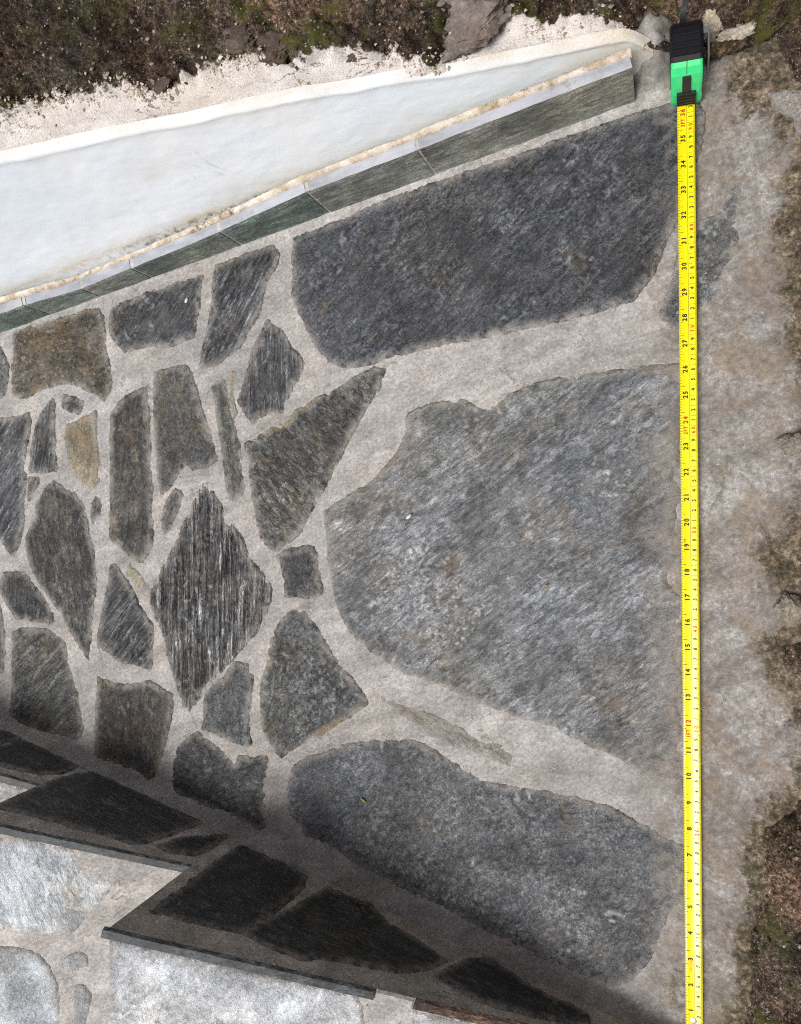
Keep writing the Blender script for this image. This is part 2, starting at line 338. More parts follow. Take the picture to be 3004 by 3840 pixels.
# (outline, style)
STONES = [
 ('a 105,500 300,455 560,390 700,350 800,330 830,400 850,520 860,640 880,760 895,860 900,960 885,1030 835,1075 790,1050 750,1020 690,1005 640,960 540,940 430,965 330,1000 230,1050 150,1060 100,1030 90,900 95,800 110,700',
  dict(base=(0.05, 0.046, 0.036), light=(0.15, 0.135, 0.10), ochre=0.62, och=(0.23, 0.15, 0.055), speck=0.9, dust=0.35, ang=0.3, an=1.5, lab='brown speckled flagstone with ochre lower edge')),
 ('a -90,640 0,640 35,700 70,800 75,900 60,990 20,1050 -90,1070', dict(ang=1.2)),
 ('a 880,340 960,290 1100,235 1300,155 1480,110 1625,65 1620,160 1605,290 1580,420 1560,560 1500,590 1400,630 1300,650 1200,640 1100,665 1000,695 960,650 890,580 870,480 875,400',
  dict(ang=0.9, an=3, ribs=0.45, blue=0.2, dust=0.25, light=(0.14, 0.145, 0.155))),
 ('b 235,410 330,380 440,340 560,300 700,255 745,320 735,400 690,480 645,560 625,660 605,760 560,860 500,960 430,1070 340,1150 260,1220 200,1250 110,1255 105,1150 130,1060 155,940 180,830 200,700 210,560 225,470',
  dict(ang=1.05, an=5, ribs=0.7, streak=0.5, ochre=0.25, och=(0.13, 0.10, 0.055), amp=1.5, con=0.8)),
 ('g 627,506 700,478 800,437 900,398 1000,365 1100,330 1200,295 1300,262 1400,230 1478,205 1502,245 1492,330 1470,400 1440,480 1410,540 1390,590 1350,640 1290,660 1200,685 1100,705 1000,725 900,745 820,765 780,780 745,788 700,775 675,745 655,705 635,665 622,630 625,590 622,550',
  dict(ang=0.75, an=3.0, ribs=0.25, blue=0.2, dust=0.12, streak=0.2, base=(0.03, 0.033, 0.04), light=(0.13, 0.137, 0.15), ochre=0.12, och=(0.2, 0.15, 0.09), vein=0.12, dr=0.35, amp=0.9, lab='largest dark bluish slab beside the skirting')),
 ('b 650,835 690,890 750,925 800,985 860,1080 920,1150 950,1200 940,1260 890,1350 840,1450 800,1540 775,1615 700,1605 640,1615 590,1640 530,1690 490,1650 440,1560 405,1490 440,1390 480,1270 510,1150 560,1020 610,930',
  dict(ang=1.57, an=6, ribs=0.7, streak=0.55, ochre=0.2, och=(0.2, 0.15, 0.07), kind='ridge', amp=0.6)),
 ('b 205,1390 240,1340 300,1320 330,1360 340,1430 d 560,60 600,200 640,360 660,480 670,600 690,700 650,770 600,820 560,800 535,720 520,620 505,500 490,400 470,260 450,130',
  dict(ang=1.7, an=3, base=(0.05, 0.052, 0.046), light=(0.15, 0.15, 0.13), speck=0.4, ochre=0.2)),
 ('b 345,1265 385,1275 380,1380 375,1500 395,1600 375,1640 345,1500 350,1380', dict(base=(0.2, 0.16, 0.08), light=(0.34, 0.28, 0.17), ang=1.5, h=1.6, lab='small ochre sliver')),
 ('a 1240,850 1380,810 1490,790 1540,860 1580,1000 1620,1130 1660,1250 1690,1340 d 440,360 470,490 400,540 340,550 260,560 210,520 170,560 130,640 80,710 20,770 c 1290,340 1270,250 1250,100 a 1260,1560 1240,1350 1235,1150 1235,950',
  dict(ang=1.65, an=2.2, base=(0.06, 0.064, 0.068), light=(0.14, 0.145, 0.145), ochre=0.42, och=(0.22, 0.17, 0.075), amp=0.4, streak=0.15)),
 ('a 1175,960 1190,1100 1200,1300 1210,1500 1220,1700 c 1225,200 1225,400 1230,600 1225,750 1190,820 1130,885 1080,860 1000,790 930,720 880,690 880,500 880,300 885,150 890,20 a 885,1500 880,1350 885,1190 940,1110 1000,1040 1100,990',
  dict(ang=1.45, an=3.5, ochre=0.3, och=(0.19, 0.125, 0.055), base=(0.045, 0.045, 0.043), light=(0.12, 0.118, 0.108))),
 ('a 515,1020 600,1045 675,1070 660,1140 640,1200 570,1165 495,1120 500,1070', dict(base=(0.035, 0.042, 0.05), light=(0.10, 0.115, 0.125), an=1.5, lab='small square dark flagstone')),
 ('a 510,1260 600,1240 690,1190 770,1150 778,1300 785,1420 800,1560 800,1700 c 805,120 805,220 770,290 710,270 650,235 610,170 580,110 555,40 a 560,1600 540,1500 515,1380',
  dict(base=(0.20, 0.17, 0.10), light=(0.38, 0.35, 0.27), ochre=0.45, och=(0.36, 0.22, 0.08), ang=1.5, an=3, streak=0.2, lab='pale golden flagstone')),
 ('a 420,1055 445,1100 445,1250 450,1400 460,1550 460,1640 c 430,145 330,158 240,155 a 245,1500 265,1370 290,1260 330,1190 380,1110', dict(ang=1.4, an=4, ribs=0.7, con=0.8, streak=0.25)),
 ('a -90,1230 40,1210 130,1200 235,1170 250,1240 240,1330 225,1420 215,1520 215,1650 c 215,60 215,200 205,350 205,500 190,600 160,720 130,800 110,835 70,800 40,740 0,690 -90,640',
  dict(ang=0.95, an=5, ribs=0.85, blue=0.3, amp=1.6, con=0.9, streak=0.3, kind='rough')),
 ('c 225,190 320,185 315,240 270,320 225,430 220,350', dict(ang=1.3, light=(0.16, 0.16, 0.15))),
 ('c 435,205 480,250 560,300 600,305 640,345 680,420 695,520 720,640 760,760 780,870 785,1000 770,1150 760,1250 745,1380 735,1500 722,1600 718,1680 690,1620 640,1560 600,1490 540,1400 490,1280 420,1200 350,1100 290,1000 240,900 215,780 200,680 250,580 285,500 290,400 330,330 380,260',
  dict(ang=1.75, an=3, ribs=0.4, speck=0.8, streak=0.4, ochre=0.2, och=(0.17, 0.13, 0.06), base=(0.04, 0.041, 0.04), light=(0.125, 0.122, 0.115))),
 ('c 770,340 800,345 815,420 820,480 780,540 740,580 730,500 725,400', dict(ang=1.5)),
 ('c 1410,275 1475,320 1455,420 1410,520 1370,610 1320,665 1300,600 1285,530 1320,430 1360,340', dict(ang=1.1, an=5, ribs=0.8, streak=0.8)),
 ('d 380,660 410,720 450,770 490,840 520,950 590,1000 640,1070 670,1120 700,1210 740,1310 800,1360 850,1420 890,1480 900,1550 870,1640 f 830,40 760,160 680,260 600,340 520,430 440,520 380,600 320,670 260,750 225,800 190,740 160,650 120,530 90,420 60,300 c 1310,1430 1250,1330 1210,1200 1200,1130 1250,1010 1310,900 1360,820 1420,680 1460,580 1540,450 1590,290 d 340,670',
  dict(ang=1.56, an=9, ribs=1.0, kind='ridge', amp=2.8, streak=1.0, con=1.3, bump=0.9, base=(0.018, 0.020, 0.023), light=(0.19, 0.19, 0.19), lab='dark diamond flagstone with deep vertical ridges')),
 ('c 1035,880 1080,920 1130,970 1170,1020 1160,1080 1145,1120 1110,1070 1060,1010 1015,960 1020,910', dict(base=(0.22, 0.19, 0.11), light=(0.45, 0.40, 0.28), ang=0.9, kind='rough', lab='small golden chip')),
 ('c 890,900 940,890 975,940 1030,1020 1080,1110 1120,1200 1170,1290 1225,1380 1235,1500 1230,1600 e 1225,195 1200,240 1130,210 1060,195 990,190 930,160 890,110 830,85 775,60 c 780,1500 790,1430 810,1340 830,1220 855,1110 875,1000',
  dict(ang=0.85, an=6, ribs=0.85, streak=0.55, amp=1.5, con=0.85)),
 ('c 30,950 130,945 200,950 240,1000 290,1060 350,1130 390,1200 430,1270 450,1350 400,1375 300,1360 200,1340 130,1330 90,1270 40,1190 10,1120 5,1040', dict(ang=1.5, an=3, ribs=0.6, base=(0.045, 0.047, 0.05), light=(0.12, 0.125, 0.125))),
 ('c -90,1180 0,1180 25,1280 40,1380 45,1500 50,1650 e 45,150 40,250 0,270 -90,270', dict(ang=1.5, ochre=0.35)),
 ('c 100,1440 180,1400 280,1390 400,1410 500,1460 540,1540 e 545,60 560,160 590,280 620,400 640,500 660,620 680,720 670,790 600,790 480,760 350,730 220,690 140,640 80,600 95,450 100,330 95,200 100,80',
  dict(ang=0.75, an=4, ribs=0.5, ochre=0.28, och=(0.15, 0.11, 0.055), base=(0.042, 0.043, 0.04), light=(0.135, 0.135, 0.128), amp=1.2)),
 ('e 785,285 850,310 910,345 1000,355 1100,340 1190,325 1250,360 1310,395 1385,430 1390,520 1370,630 1350,740 1330,840 1300,940 1280,1020 1240,1100 1200,1120 1100,1070 1000,1020 900,980 800,950 755,910 755,800 755,680 765,560 775,420',
  dict(ang=1.3, an=2, ochre=0.4, och=(0.24, 0.14, 0.045), base=(0.044, 0.043, 0.038), light=(0.13, 0.128, 0.118))),
 ('f 600,385 710,405 715,480 750,500 745,600 735,700 715,820 715,920 725,1000 735,1070 650,1050 560,1020 480,985 400,950 335,935 345,830 350,720 365,620 440,560 520,500 560,440',
  dict(ang=1.5, an=2, base=(0.05, 0.055, 0.06), light=(0.13, 0.14, 0.145), amp=0.4, streak=0.2)),
 ('f 1060,-30 1150,-20 1220,50 1280,130 1330,230 1390,330 1450,420 1530,500 1590,590 1650,670 1680,720 1600,770 1520,830 1430,890 1330,950 1230,1010 1130,1060 1050,1100 980,1165 940,1130 900,1070 850,1000 810,900 800,780 800,680 800,560 850,430 870,320 890,200 930,120 970,40',
  dict(ang=1.0, an=1.6, kind='rough', base=(0.045, 0.048, 0.05), light=(0.19, 0.20, 0.20), ochre=0.25, och=(0.3, 0.22, 0.11), amp=1.2, con=0.8)),
 ('d 935,1250 1000,1210 1070,1190 1180,1170 1230,1180 1260,1260 1280,1360 1295,1450 1310,1550 1250,1570 1190,1590 1120,1575 1010,1575 1000,1500 1000,1440 985,1380 970,1320', dict(ang=1.4, an=1.6, speck=0.4, base=(0.055, 0.057, 0.06), light=(0.15, 0.152, 0.152))),
 ('b 1420,1270 1500,1240 1590,1240 1580,1310 1540,1400 1500,1470 1440,1570 1400,1650 d 1560,230 1520,320 1470,430 1420,520 1370,620 1310,720 1260,820 1200,920 1160,1000 1130,1060 1080,1110 1000,1160 940,1210 880,1200 830,1140 790,1080 775,1000 760,900 740,780 730,660 715,590 715,500 690,420 680,350 760,310 830,260 900,220 980,190 1040,160 1060,110 1130,60 b 960,1530 1050,1470 1150,1440 1240,1390 1310,1340 1350,1300',
  dict(ang=-0.75, an=2.2, kind='rough', amp=1.9, ochre=0.22, och=(0.28, 0.22, 0.11), base=(0.045, 0.047, 0.048), light=(0.19, 0.19, 0.185), streak=0.7, con=0.9, lab='flagstone with crinkled wavy surface')),
 ('g 870,882 920,862 985,850 1030,875 1080,845 1140,820 1200,805 1240,800 1330,788 1450,775 1515,800 1525,1000 1520,1200 1525,1400 1515,1600 1490,1705 1440,1692 1380,1655 1320,1615 1250,1590 1180,1552 1100,1528 1000,1490 940,1462 870,1440 830,1412 800,1395 760,1360 735,1330 720,1290 705,1220 697,1150 693,1092 740,1060 790,1030 820,1000 850,960 868,920',
  dict(ang=0.66, an=2.8, ribs=0.16, vein=0.22, base=(0.088, 0.097, 0.104), light=(0.32, 0.34, 0.355), dust=0.2, blue=0.0, ochre=0.32, och=(0.30, 0.22, 0.12), streak=0.35, dr=1.0, amp=2.3, con=0.7, lab='largest pale grey slab beside the tape')),
 ('g 625,1630 660,1610 720,1590 800,1575 880,1575 930,1600 990,1640 1050,1670 1100,1675 1160,1680 1230,1700 1300,1720 1360,1750 1430,1790 1480,1810 1490,1860 1470,1910 1430,1940 1410,1990 1390,2040 1350,2090 1310,2100 1250,2080 1150,2040 1050,1990 950,1940 850,1890 770,1850 700,1800 650,1780 615,1730 610,1680',
  dict(ang=0.7, an=1.5, base=(0.055, 0.059, 0.064), light=(0.23, 0.24, 0.252), dust=0.15, blue=0.08, dr=0.75, kind='rough', amp=1.2, streak=0.15, lab='large mottled slab beside the foot of the stair')),
 ('f 240,940 310,950 370,985 430,1040 490,1090 540,1150 590,1210 640,1130 750,1150 870,1140 860,1250 845,1350 840,1450 840,1550 850,1660 g 572,1783 f 720,1700 600,1640 480,1590 350,1545 220,1490 100,1420 80,1370 100,1280 110,1150 150,1040 200,1000',
  dict(ang=0.2, an=1.8, kind='rough', amp=1.8, base=(0.035, 0.038, 0.04), light=(0.13, 0.135, 0.138))),
 ('g 795,1478 840,1490 890,1510 960,1540 1020,1570 1070,1590 1105,1605 1090,1635 1050,1620 990,1600 920,1570 860,1530 820,1500', dict(ang=-0.5, an=4, base=(0.19, 0.18, 0.15), light=(0.34, 0.32, 0.28), ochre=0.2, dust=0.5, h=1.2, lab='olive brown sliver')),
 ('h 600,210 690,180 690,260 660,400 670,560 640,640 560,760 560,900 480,980 400,1030 270,1190 180,1130 110,1060 160,960 230,800 260,650 390,420 520,370', dict(ang=0.9, an=2, base=(0.055, 0.06, 0.064), light=(0.215, 0.22, 0.225), dust=0.25, h=1.8, amp=0.9, dr=0)),
 ('s 2872,356 2940,348 3010,352 3040,380 3040,560 2985,520 2960,450 2900,420', dict(ang=0.5, an=1.3, base=(0.19, 0.175, 0.15), light=(0.36, 0.335, 0.295), dust=0.2, h=11.0, rim=4.0, amp=0.8, streak=0.0, dr=0, lab='raised pale edge of old concrete')),
 ('k 140,1890 200,1810 290,1770 380,1800 440,1870 480,1960 495,2060 460,2120 380,2120 260,2110 180,2070 150,1990', dict(ang=0.5, an=1.3, base=(0.19, 0.145, 0.105), light=(0.34, 0.28, 0.22), dust=0.35, h=1.8, amp=0.5, streak=0.0, lab='buff rounded stone under the end of the tape')),
]
FPOLY = [np.array(flat_poly(t)) for t, _ in STONES]

# paving bed: one cement sheet under and between the stones
xs = axis(-1500, -870, 215, 420, 3.0); ys = axis(-1000, -520, 470, 700, 3.0)
X, Y, Q = grid_mesh(xs, ys)
P2 = np.stack([X, Y], 1)
ld, wdist = L_sd(X, Y), -W_sd(X, Y)
Z = 0.6 + 1.6 * fbm(X / 60, Y / 60, 3, 3) + 2.4 * fbm(X / 24, Y / 24, 4, 3) + 1.3 * fbm(X / 8, Y / 8, 5, 3, 0.6)
esd = edge_sd(P2)
rr = sstep(20, 140, X)
Z += rr * (5 * fbm(X / 45, Y / 45, 8, 4) + 2.5 * fbm(X / 9, Y / 9, 9, 4)) + sstep(40, 190, X) * 9 + sstep(-25, 10, esd) * sstep(30, 70, X) * (7 * fbm(X / 8, Y / 8, 14, 4, 0.6) - 5 * sstep(0, 25, esd))
Z += 13 * np.exp(-np.clip(ld, 0, 99) / 7.0) + 2.5 * np.exp(-np.clip(wdist, 0, 99) / 5.0)
_c = on_z(2438, 205); _r = np.hypot((X - _c[0]) / 34.0, (Y - _c[1]) / 46.0) + 0.5 * fbm(X / 16, Y / 16, 12, 4)
for pg in FPOLY:                                          # the bed lies deeper under each stone
    lo_, hi_ = pg.min(0), pg.max(0); bx_ = np.where((X > lo_[0]) & (X < hi_[0]) & (Y > lo_[1]) & (Y < hi_[1]))[0]
    bx_ = bx_[inside(P2[bx_], pg)]
    if len(bx_): Z[bx_] -= 7.0 * sstep(3.5, 8.0, seg_dist(P2[bx_], pg)) * (1 - sstep(-20, 10, X[bx_]))
Z = np.where((ld < -14) | (wdist < -12), -12, Z)
Z = np.maximum(Z, -12 + 60 * sstep(1.25, 0.1, _r) + 16 * fbm(X / 12, Y / 9, 13, 4, 0.65))
keep = ~((ld < -40) | ((wdist < -40) & (X < -90)))
fk = keep[Q].all(1)
soilm = np.clip(0.45 * sstep(-48, 8, esd) + 0.55 * sstep(-8, 14, esd) + 0.12 * rr, 0, 1) * sstep(10, 60, X)
_t = on_z(2830, 300); soilm = np.clip(soilm + 0.55 * np.exp(-(((X - _t[0]) / 45) ** 2 + ((Y - _t[1]) / 60) ** 2)), 0, 1)
mossm = 0.8 * np.clip(1.0 - np.abs(esd - 4) / 22, 0, 1) * sstep(10, 60, X) + 0.9 * np.exp(-((X - 25) ** 2 + (Y + 480) ** 2) / 900.0)
used = np.unique(Q[fk]); remap = -np.ones(len(X), int); remap[used] = np.arange(len(used))
path = tag(mesh_obj('paved_path', np.stack([X, Y, Z], 1)[used], remap[Q[fk]].tolist(), mortar_mat('cement_bed', moss=True),
                    attrs=dict(soil=soilm[used], moss=mossm[used], cement=sstep(-60, 30, X)[used])), kind='structure')

# ---------------------------------------------------------------- stones
def stone(name, poly2, mat, parent, frame, h=2.4, step=2.6, amp=0.8, ang=0.0, an=4.0, kind='plate', seed=0, rim=5.0, thick=14.0, dustf=None, jit=1.0, sink=1.4, grow=1.6, tilt=1.0):
    """poly2: outline in the frame's own 2-D mm coords; frame=(origin, ex, ey, ez) in world mm"""
    poly = resample(poly2, 2.6)
    tg = np.roll(poly, -2, 0) - np.roll(poly, 2, 0); nn = np.stack([tg[:, 1], -tg[:, 0]], 1); nn /= np.linalg.norm(nn, axis=1)[:, None] + 1e-9
    x_, y_ = poly[:, 0], poly[:, 1]; area = np.sum(x_ * np.roll(y_, -1) - np.roll(x_, -1) * y_)
    poly = poly + nn * (grow if area > 0 else -grow)
    nz = np.stack([fbm(poly[:, 0] / 7, poly[:, 1] / 7, seed + 1, 3, 0.65), fbm(poly[:, 0] / 7 + 50, poly[:, 1] / 7, seed + 2, 3, 0.65)], 1)
    nf = np.stack([fbm(poly[:, 0] / 2.6, poly[:, 1] / 2.6, seed + 11, 2), fbm(poly[:, 0] / 2.6 + 50, poly[:, 1] / 2.6, seed + 12, 2)], 1)
    poly = poly + nz * 2.0 * jit + nf * 2.8 * jit
    lo, hi = poly.min(0), poly.max(0)
    gx, gy = np.meshgrid(np.arange(lo[0], hi[0], step), np.arange(lo[1], hi[1], step))
    G = np.stack([gx.ravel(), gy.ravel()], 1); G += (np.random.RandomState(seed).rand(*G.shape) - 0.5) * step * 0.55
    G = G[inside(G, poly)]; dG = seg_dist(G, poly); G = G[dG > 1.2]
    V = np.vstack([poly, G]); n = len(poly)
    vo, ed, fa, _, _, _ = delaunay_2d_cdt([Vector(p) for p in V], [(i, (i + 1) % n) for i in range(n)], [], 1, 1e-4)
    V = np.array([(p.x, p.y) for p in vo]); d = seg_dist(V, poly)
    ca, sa = math.cos(ang), math.sin(ang)
    xr, yr = V[:, 0] * ca + V[:, 1] * sa, -V[:, 0] * sa + V[:, 1] * ca
    if kind == 'ridge':
        r = fbm(xr / 70, yr / 4.6, seed + 5, 3, 0.55); z = np.clip(r * 3.2, -0.9, 0.9) * amp + amp * 0.8 * fbm(xr / 40, yr / 12, seed + 9, 3)
    elif kind == 'rough':
        t = fbm(xr / (11 * an ** 0.5), yr / 8, seed + 5, 4, 0.6) * 2; z = amp * (np.floor(t * 4) / 4 * 0.6 + t * 0.5)
    else:
        t = fbm(xr / (16 * an), yr / 16, seed + 5, 4, 0.55) * 2; u = t * 3.0; fl = np.floor(u); st = fl + sstep(0.72, 1.0, u - fl)
        z = amp * (st / 3 * 0.75 + t * 0.25) + amp * 0.45 * fbm(xr / (3.2 * an ** 0.5), yr / 3.2, seed + 8, 3, 0.6)
    lt = fbm(xr / 46 + 3, yr / 30, seed + 21, 5, 0.6) * 2; lu = lt * 2.6; lf = lu - np.floor(lu)
    lmask = sstep(-0.04, 0.10, fbm(V[:, 0] / 60, V[:, 1] / 60, seed + 22, 3))
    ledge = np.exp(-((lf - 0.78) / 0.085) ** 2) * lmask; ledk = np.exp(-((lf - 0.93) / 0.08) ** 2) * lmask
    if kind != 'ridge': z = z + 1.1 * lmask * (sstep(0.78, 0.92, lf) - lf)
    rimf = sstep(0, rim, d + 1.6 * fbm(V[:, 0] / 5, V[:, 1] / 5, seed + 3, 3))
    zz = -sink + (h + sink) * rimf + z * np.clip(rimf, 0.25, 1)
    cen = V.mean(0)
    rs0 = np.random.RandomState(seed + 77); ext = max(40.0, (V.max(0) - V.min(0)).max()); zz = zz + ((V - cen) @ (rs0.rand(2) - 0.5)) / ext * 2.6 * tilt + (rs0.rand() - 0.5) * 1.0 * tilt
    o, ex, ey, ez = [np.asarray(t, float) for t in frame]
    if dustf is not None:
        du = dustf(o + np.outer(V[:, 0], ex) + np.outer(V[:, 1], ey)); zz = zz - 5.0 * sstep(0.86, 1.0, du)
    else: du = np.zeros(len(V))
    loc = o + ex * cen[0] + ey * cen[1]
    V3 = np.column_stack([V - cen, zz])
    b = len(V3); ring = [i for i in range(len(V)) if d[i] < 0.02]
    # side walls down into the bed
    cnt = {}
    for f_ in fa:
        for i in range(3):
            e_ = (f_[i], f_[(i + 1) % 3]); cnt[e_] = 1
    bound = [e_ for e_ in cnt if (e_[1], e_[0]) not in cnt]
    bi = {}
    extra = []
    for e_ in bound:
        for i in e_:
            if i not in bi:
                bi[i] = b + len(extra); extra.append((V3[i][0], V3[i][1], -thick))
    faces = [list(f_) for f_ in fa] + [[e_[1], e_[0], bi[e_[0]], bi[e_[1]]] for e_ in bound]
    V3 = np.vstack([V3, np.array(extra)])
    edge = np.concatenate([np.clip(d / 11.0, 0, 1), np.zeros(len(extra))])
    du = np.concatenate([du, np.zeros(len(extra))])
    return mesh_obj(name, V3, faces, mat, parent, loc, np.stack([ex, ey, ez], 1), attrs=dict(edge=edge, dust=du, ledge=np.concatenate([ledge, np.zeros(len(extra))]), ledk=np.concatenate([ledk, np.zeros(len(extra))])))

EXTRA = []
_rl = random.Random(5)
for gx_ in range(4):                                      # the crazy paving goes on to the left, out of the frame
    for gy_ in range(3):
        cx0, cy0 = -960 - gx_ * 125 + _rl.uniform(-12, 12), -130 + gy_ * 130 + _rl.uniform(-12, 12) - gx_ * 8
        if cy0 + 60 > W0[1] + (cx0 - W0[0]) * Wd[1] / Wd[0] or cy0 - 60 < L0[1] + (cx0 - L0[0]) * Ld[1] / Ld[0]: continue
        pts_ = [(cx0 + _rl.uniform(42, 56) * math.cos(a_) , cy0 + _rl.uniform(44, 58) * math.sin(a_)) for a_ in [i_ * math.pi / 3.5 + _rl.uniform(-0.2, 0.2) for i_ in range(7)]]
        EXTRA.append(pts_)
MK = ('base', 'light', 'ang', 'an', 'con', 'streak', 'ochre', 'och', 'dust', 'speck', 'blue', 'vein', 'bump', 'rough', 'spec', 'ribs')
def build_stone(txt_or_poly, st, seed, parent, frame, lab=None, name='flagstone', **over):
    st = {**dict(base=DK, light=DL, ang=0.8, an=4.0), **st, **over}
    mk = {k: v for k, v in st.items() if k in MK}
    mat = slate_mat('slate', seed=seed, **mk)
    o = stone(name, txt_or_poly, mat, parent, frame, seed=seed, ang=st['ang'], an=st['an'], amp=1.4 * st.get('amp', 0.9), kind=st.get('kind', 'plate'), h=st.get('h', 2.4),
              rim=st.get('rim', 2.6), thick=st.get('thick', 14.0), step=st.get('step', 2.6), tilt=st.get('tilt', 1.0), grow=st.get('grow', 1.7), jit=st.get('jit', 1.0), sink=st.get('sink', 0.5),
              dustf=(lambda w, q=st.get('dr', 0.35): sstep(-45, 26, w[:, 0] + 40 * fbm(w[:, 0] / 35, w[:, 1] / 35, 77, 4)) * q) if st.get('dr') or 'dr' not in st else None)
    if st.get('lab'): o['label'] = st['lab']
    return o
flags = []
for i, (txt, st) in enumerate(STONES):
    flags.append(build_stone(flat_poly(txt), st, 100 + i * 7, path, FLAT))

for i, pg in enumerate(EXTRA): build_stone(pg, dict(ang=0.6 + 0.3 * (i % 4), dr=0, step=4.0), 700 + i * 3, path, FLAT)

# ================================================================ STAIR beside the paving
LP = (L0, Ln)
def dpt(px, py, off=0.0): return on_plane(px, py, L0 + Ln * off, Ln)
stair = tag(empty('stone_staircase', Vector(L0) / 1000), 'slate clad staircase with stepped shadowed side at the bottom of the view', 'staircase')
cement_s = mortar_mat('stair_cement', (0.44, 0.425, 0.405), seed=3)
# tops of the three side panels, as (s, z) along the foot line
def sz(px, py, off=0.0):
    p = dpt(px, py, off); return np.array([L_s(p), p[2]])
def tr1(t): return trace(t)[0]
T0 = (sz(*tr1('m -60,352')), sz(*tr1('m 180,420')))
T1 = (sz(*tr1('m 0,603')), sz(*tr1('m 690,750')))
T2 = (sz(*tr1('m 490,1080')), sz(*tr1('q 850,1298')))
def line_z(T, s): return T[0][1] + (T[1][1] - T[0][1]) * (s - T[0][0]) / (T[1][0] - T[0][0])
s01, s12 = L_s(dpt(*tr1('m 180,420'))), L_s(dpt(*tr1('m 490,1080')))
STEPS = [(-760.0, s01, T0), (s01, s12, T1), (s12, 1250.0, T2)]
def wpt(s, back, z): return L0 + Ld * s - Ln * back + np.array([0, 0, z])
nose_mat = slate_mat('nosing_slate', (0.03, 0.036, 0.038), (0.085, 0.096, 0.10), 0.0, 12, 41, 0.6, 0.15, dust=0.15, bump=0.25)
nose_red = slate_mat('rusty_nosing_slate', (0.07, 0.04, 0.025), (0.19, 0.115, 0.075), 0.0, 12, 43, 0.7, 0.2, dust=0.15)
steps = []
TREAD_B = 420.0
for i, (sa, sb, T) in enumerate(STEPS):
    ss = np.arange(sa, sb + 0.1, (sb - sa) / max(2, int((sb - sa) / 5)))
    # body: side face, tread and riser ends as one closed block (cement core)
    rows_v, n = [], len(ss)
    prof = []
    for s in ss:
        zt = line_z(T, s) - 3.0
        prof.append([wpt(s, 0, -14), wpt(s, 0, zt * 0.25), wpt(s, 0, zt * 0.5), wpt(s, 0, zt * 0.75 - 2), wpt(s, 0, zt - 0.4), wpt(s, 9, zt - 0.4), wpt(s, 9, zt), wpt(s, 120, zt), wpt(s, 900, zt), wpt(s, 900, -14)])
    prof = np.array(prof); k = prof.shape[1]
    # relief on the side face and tread
    for j in range(1, 5):
        prof[:, j] += np.outer(1.2 * fbm(ss / 20 + j * 3.1, ss / 9, 60 + i, 3), Ln)
    V = prof.reshape(-1, 3); fs = []
    for a in range(n - 1):
        for b in range(k):
            c_ = (b + 1) % k; fs.append((a * k + b, a * k + c_, (a + 1) * k + c_, (a + 1) * k + b))
    fs.append(tuple(range(k))[::-1]); fs.append(tuple((n - 1) * k + b for b in range(k)))
    st_o = mesh_obj('step', V - wpt(sa, 0, 0), fs, cement_s, stair, wpt(sa, 0, 0), smooth=False)
    steps.append(st_o)
    # nosing: edge of the slabs that cap the side, chamfered towards the light
    cuts = [sa - (4 if i else 0)]
    if i == 2: cuts += [L_s(dpt(*tr1('q 245,1150'))), L_s(dpt(*tr1('q 405,1190'))), L_s(dpt(*tr1('q 900,1310')))]
    cuts.append(sb if i < 2 else 1250.0)
    for c in range(len(cuts) - 1):
        a0, b0 = cuts[c] + (0.6 if c else 0), cuts[c + 1] - 0.6
        sN = np.linspace(a0, b0, max(3, int((b0 - a0) / 3)))
        prof = []
        for s in sN:
            zt = line_z(T, s); w1 = 1.2 * fbm(np.array([s / 14]), np.array([0.3]), 80 + i, 3)[0]; w2 = 1.5 * fbm(np.array([s / 9]), np.array([3.3]), 84 + i, 3)[0]
            prof.append([wpt(s, 6, zt - 7), wpt(s, 0.5, zt - 4.6), wpt(s, -0.3 + 0.5 * w1, zt - 2.8 + 0.4 * w2), wpt(s, 2.0 + w1, zt - 0.4), wpt(s, 9.5, zt - 0.2), wpt(s, 9.5, zt - 7)])
        prof = np.array(prof); k2 = prof.shape[1]; n2 = len(sN); o0 = wpt(a0, 0, line_z(T, a0))
        V = prof.reshape(-1, 3) - o0
        fs = [(a * k2 + b, a * k2 + (b + 1) % k2, (a + 1) * k2 + (b + 1) % k2, (a + 1) * k2 + b) for a in range(n2 - 1) for b in range(k2)]
        fs += [tuple(range(k2))[::-1], tuple((n2 - 1) * k2 + b for b in range(k2))]
        rotL = np.stack([Ld, -Ln, np.array([0, 0, 1.0])], 1)
        no = mesh_obj('nosing', V @ rotL, fs, nose_red if (i == 2 and c == 2) else cement_s if (i == 2 and c == 1) else nose_mat, st_o, o0, rotL, smooth=False, attrs=dict(edge=np.ones(len(V)), dust=np.zeros(len(V))))
        if i == 2 and c == 2: no['label'] = 'rusty brown nosing stone'
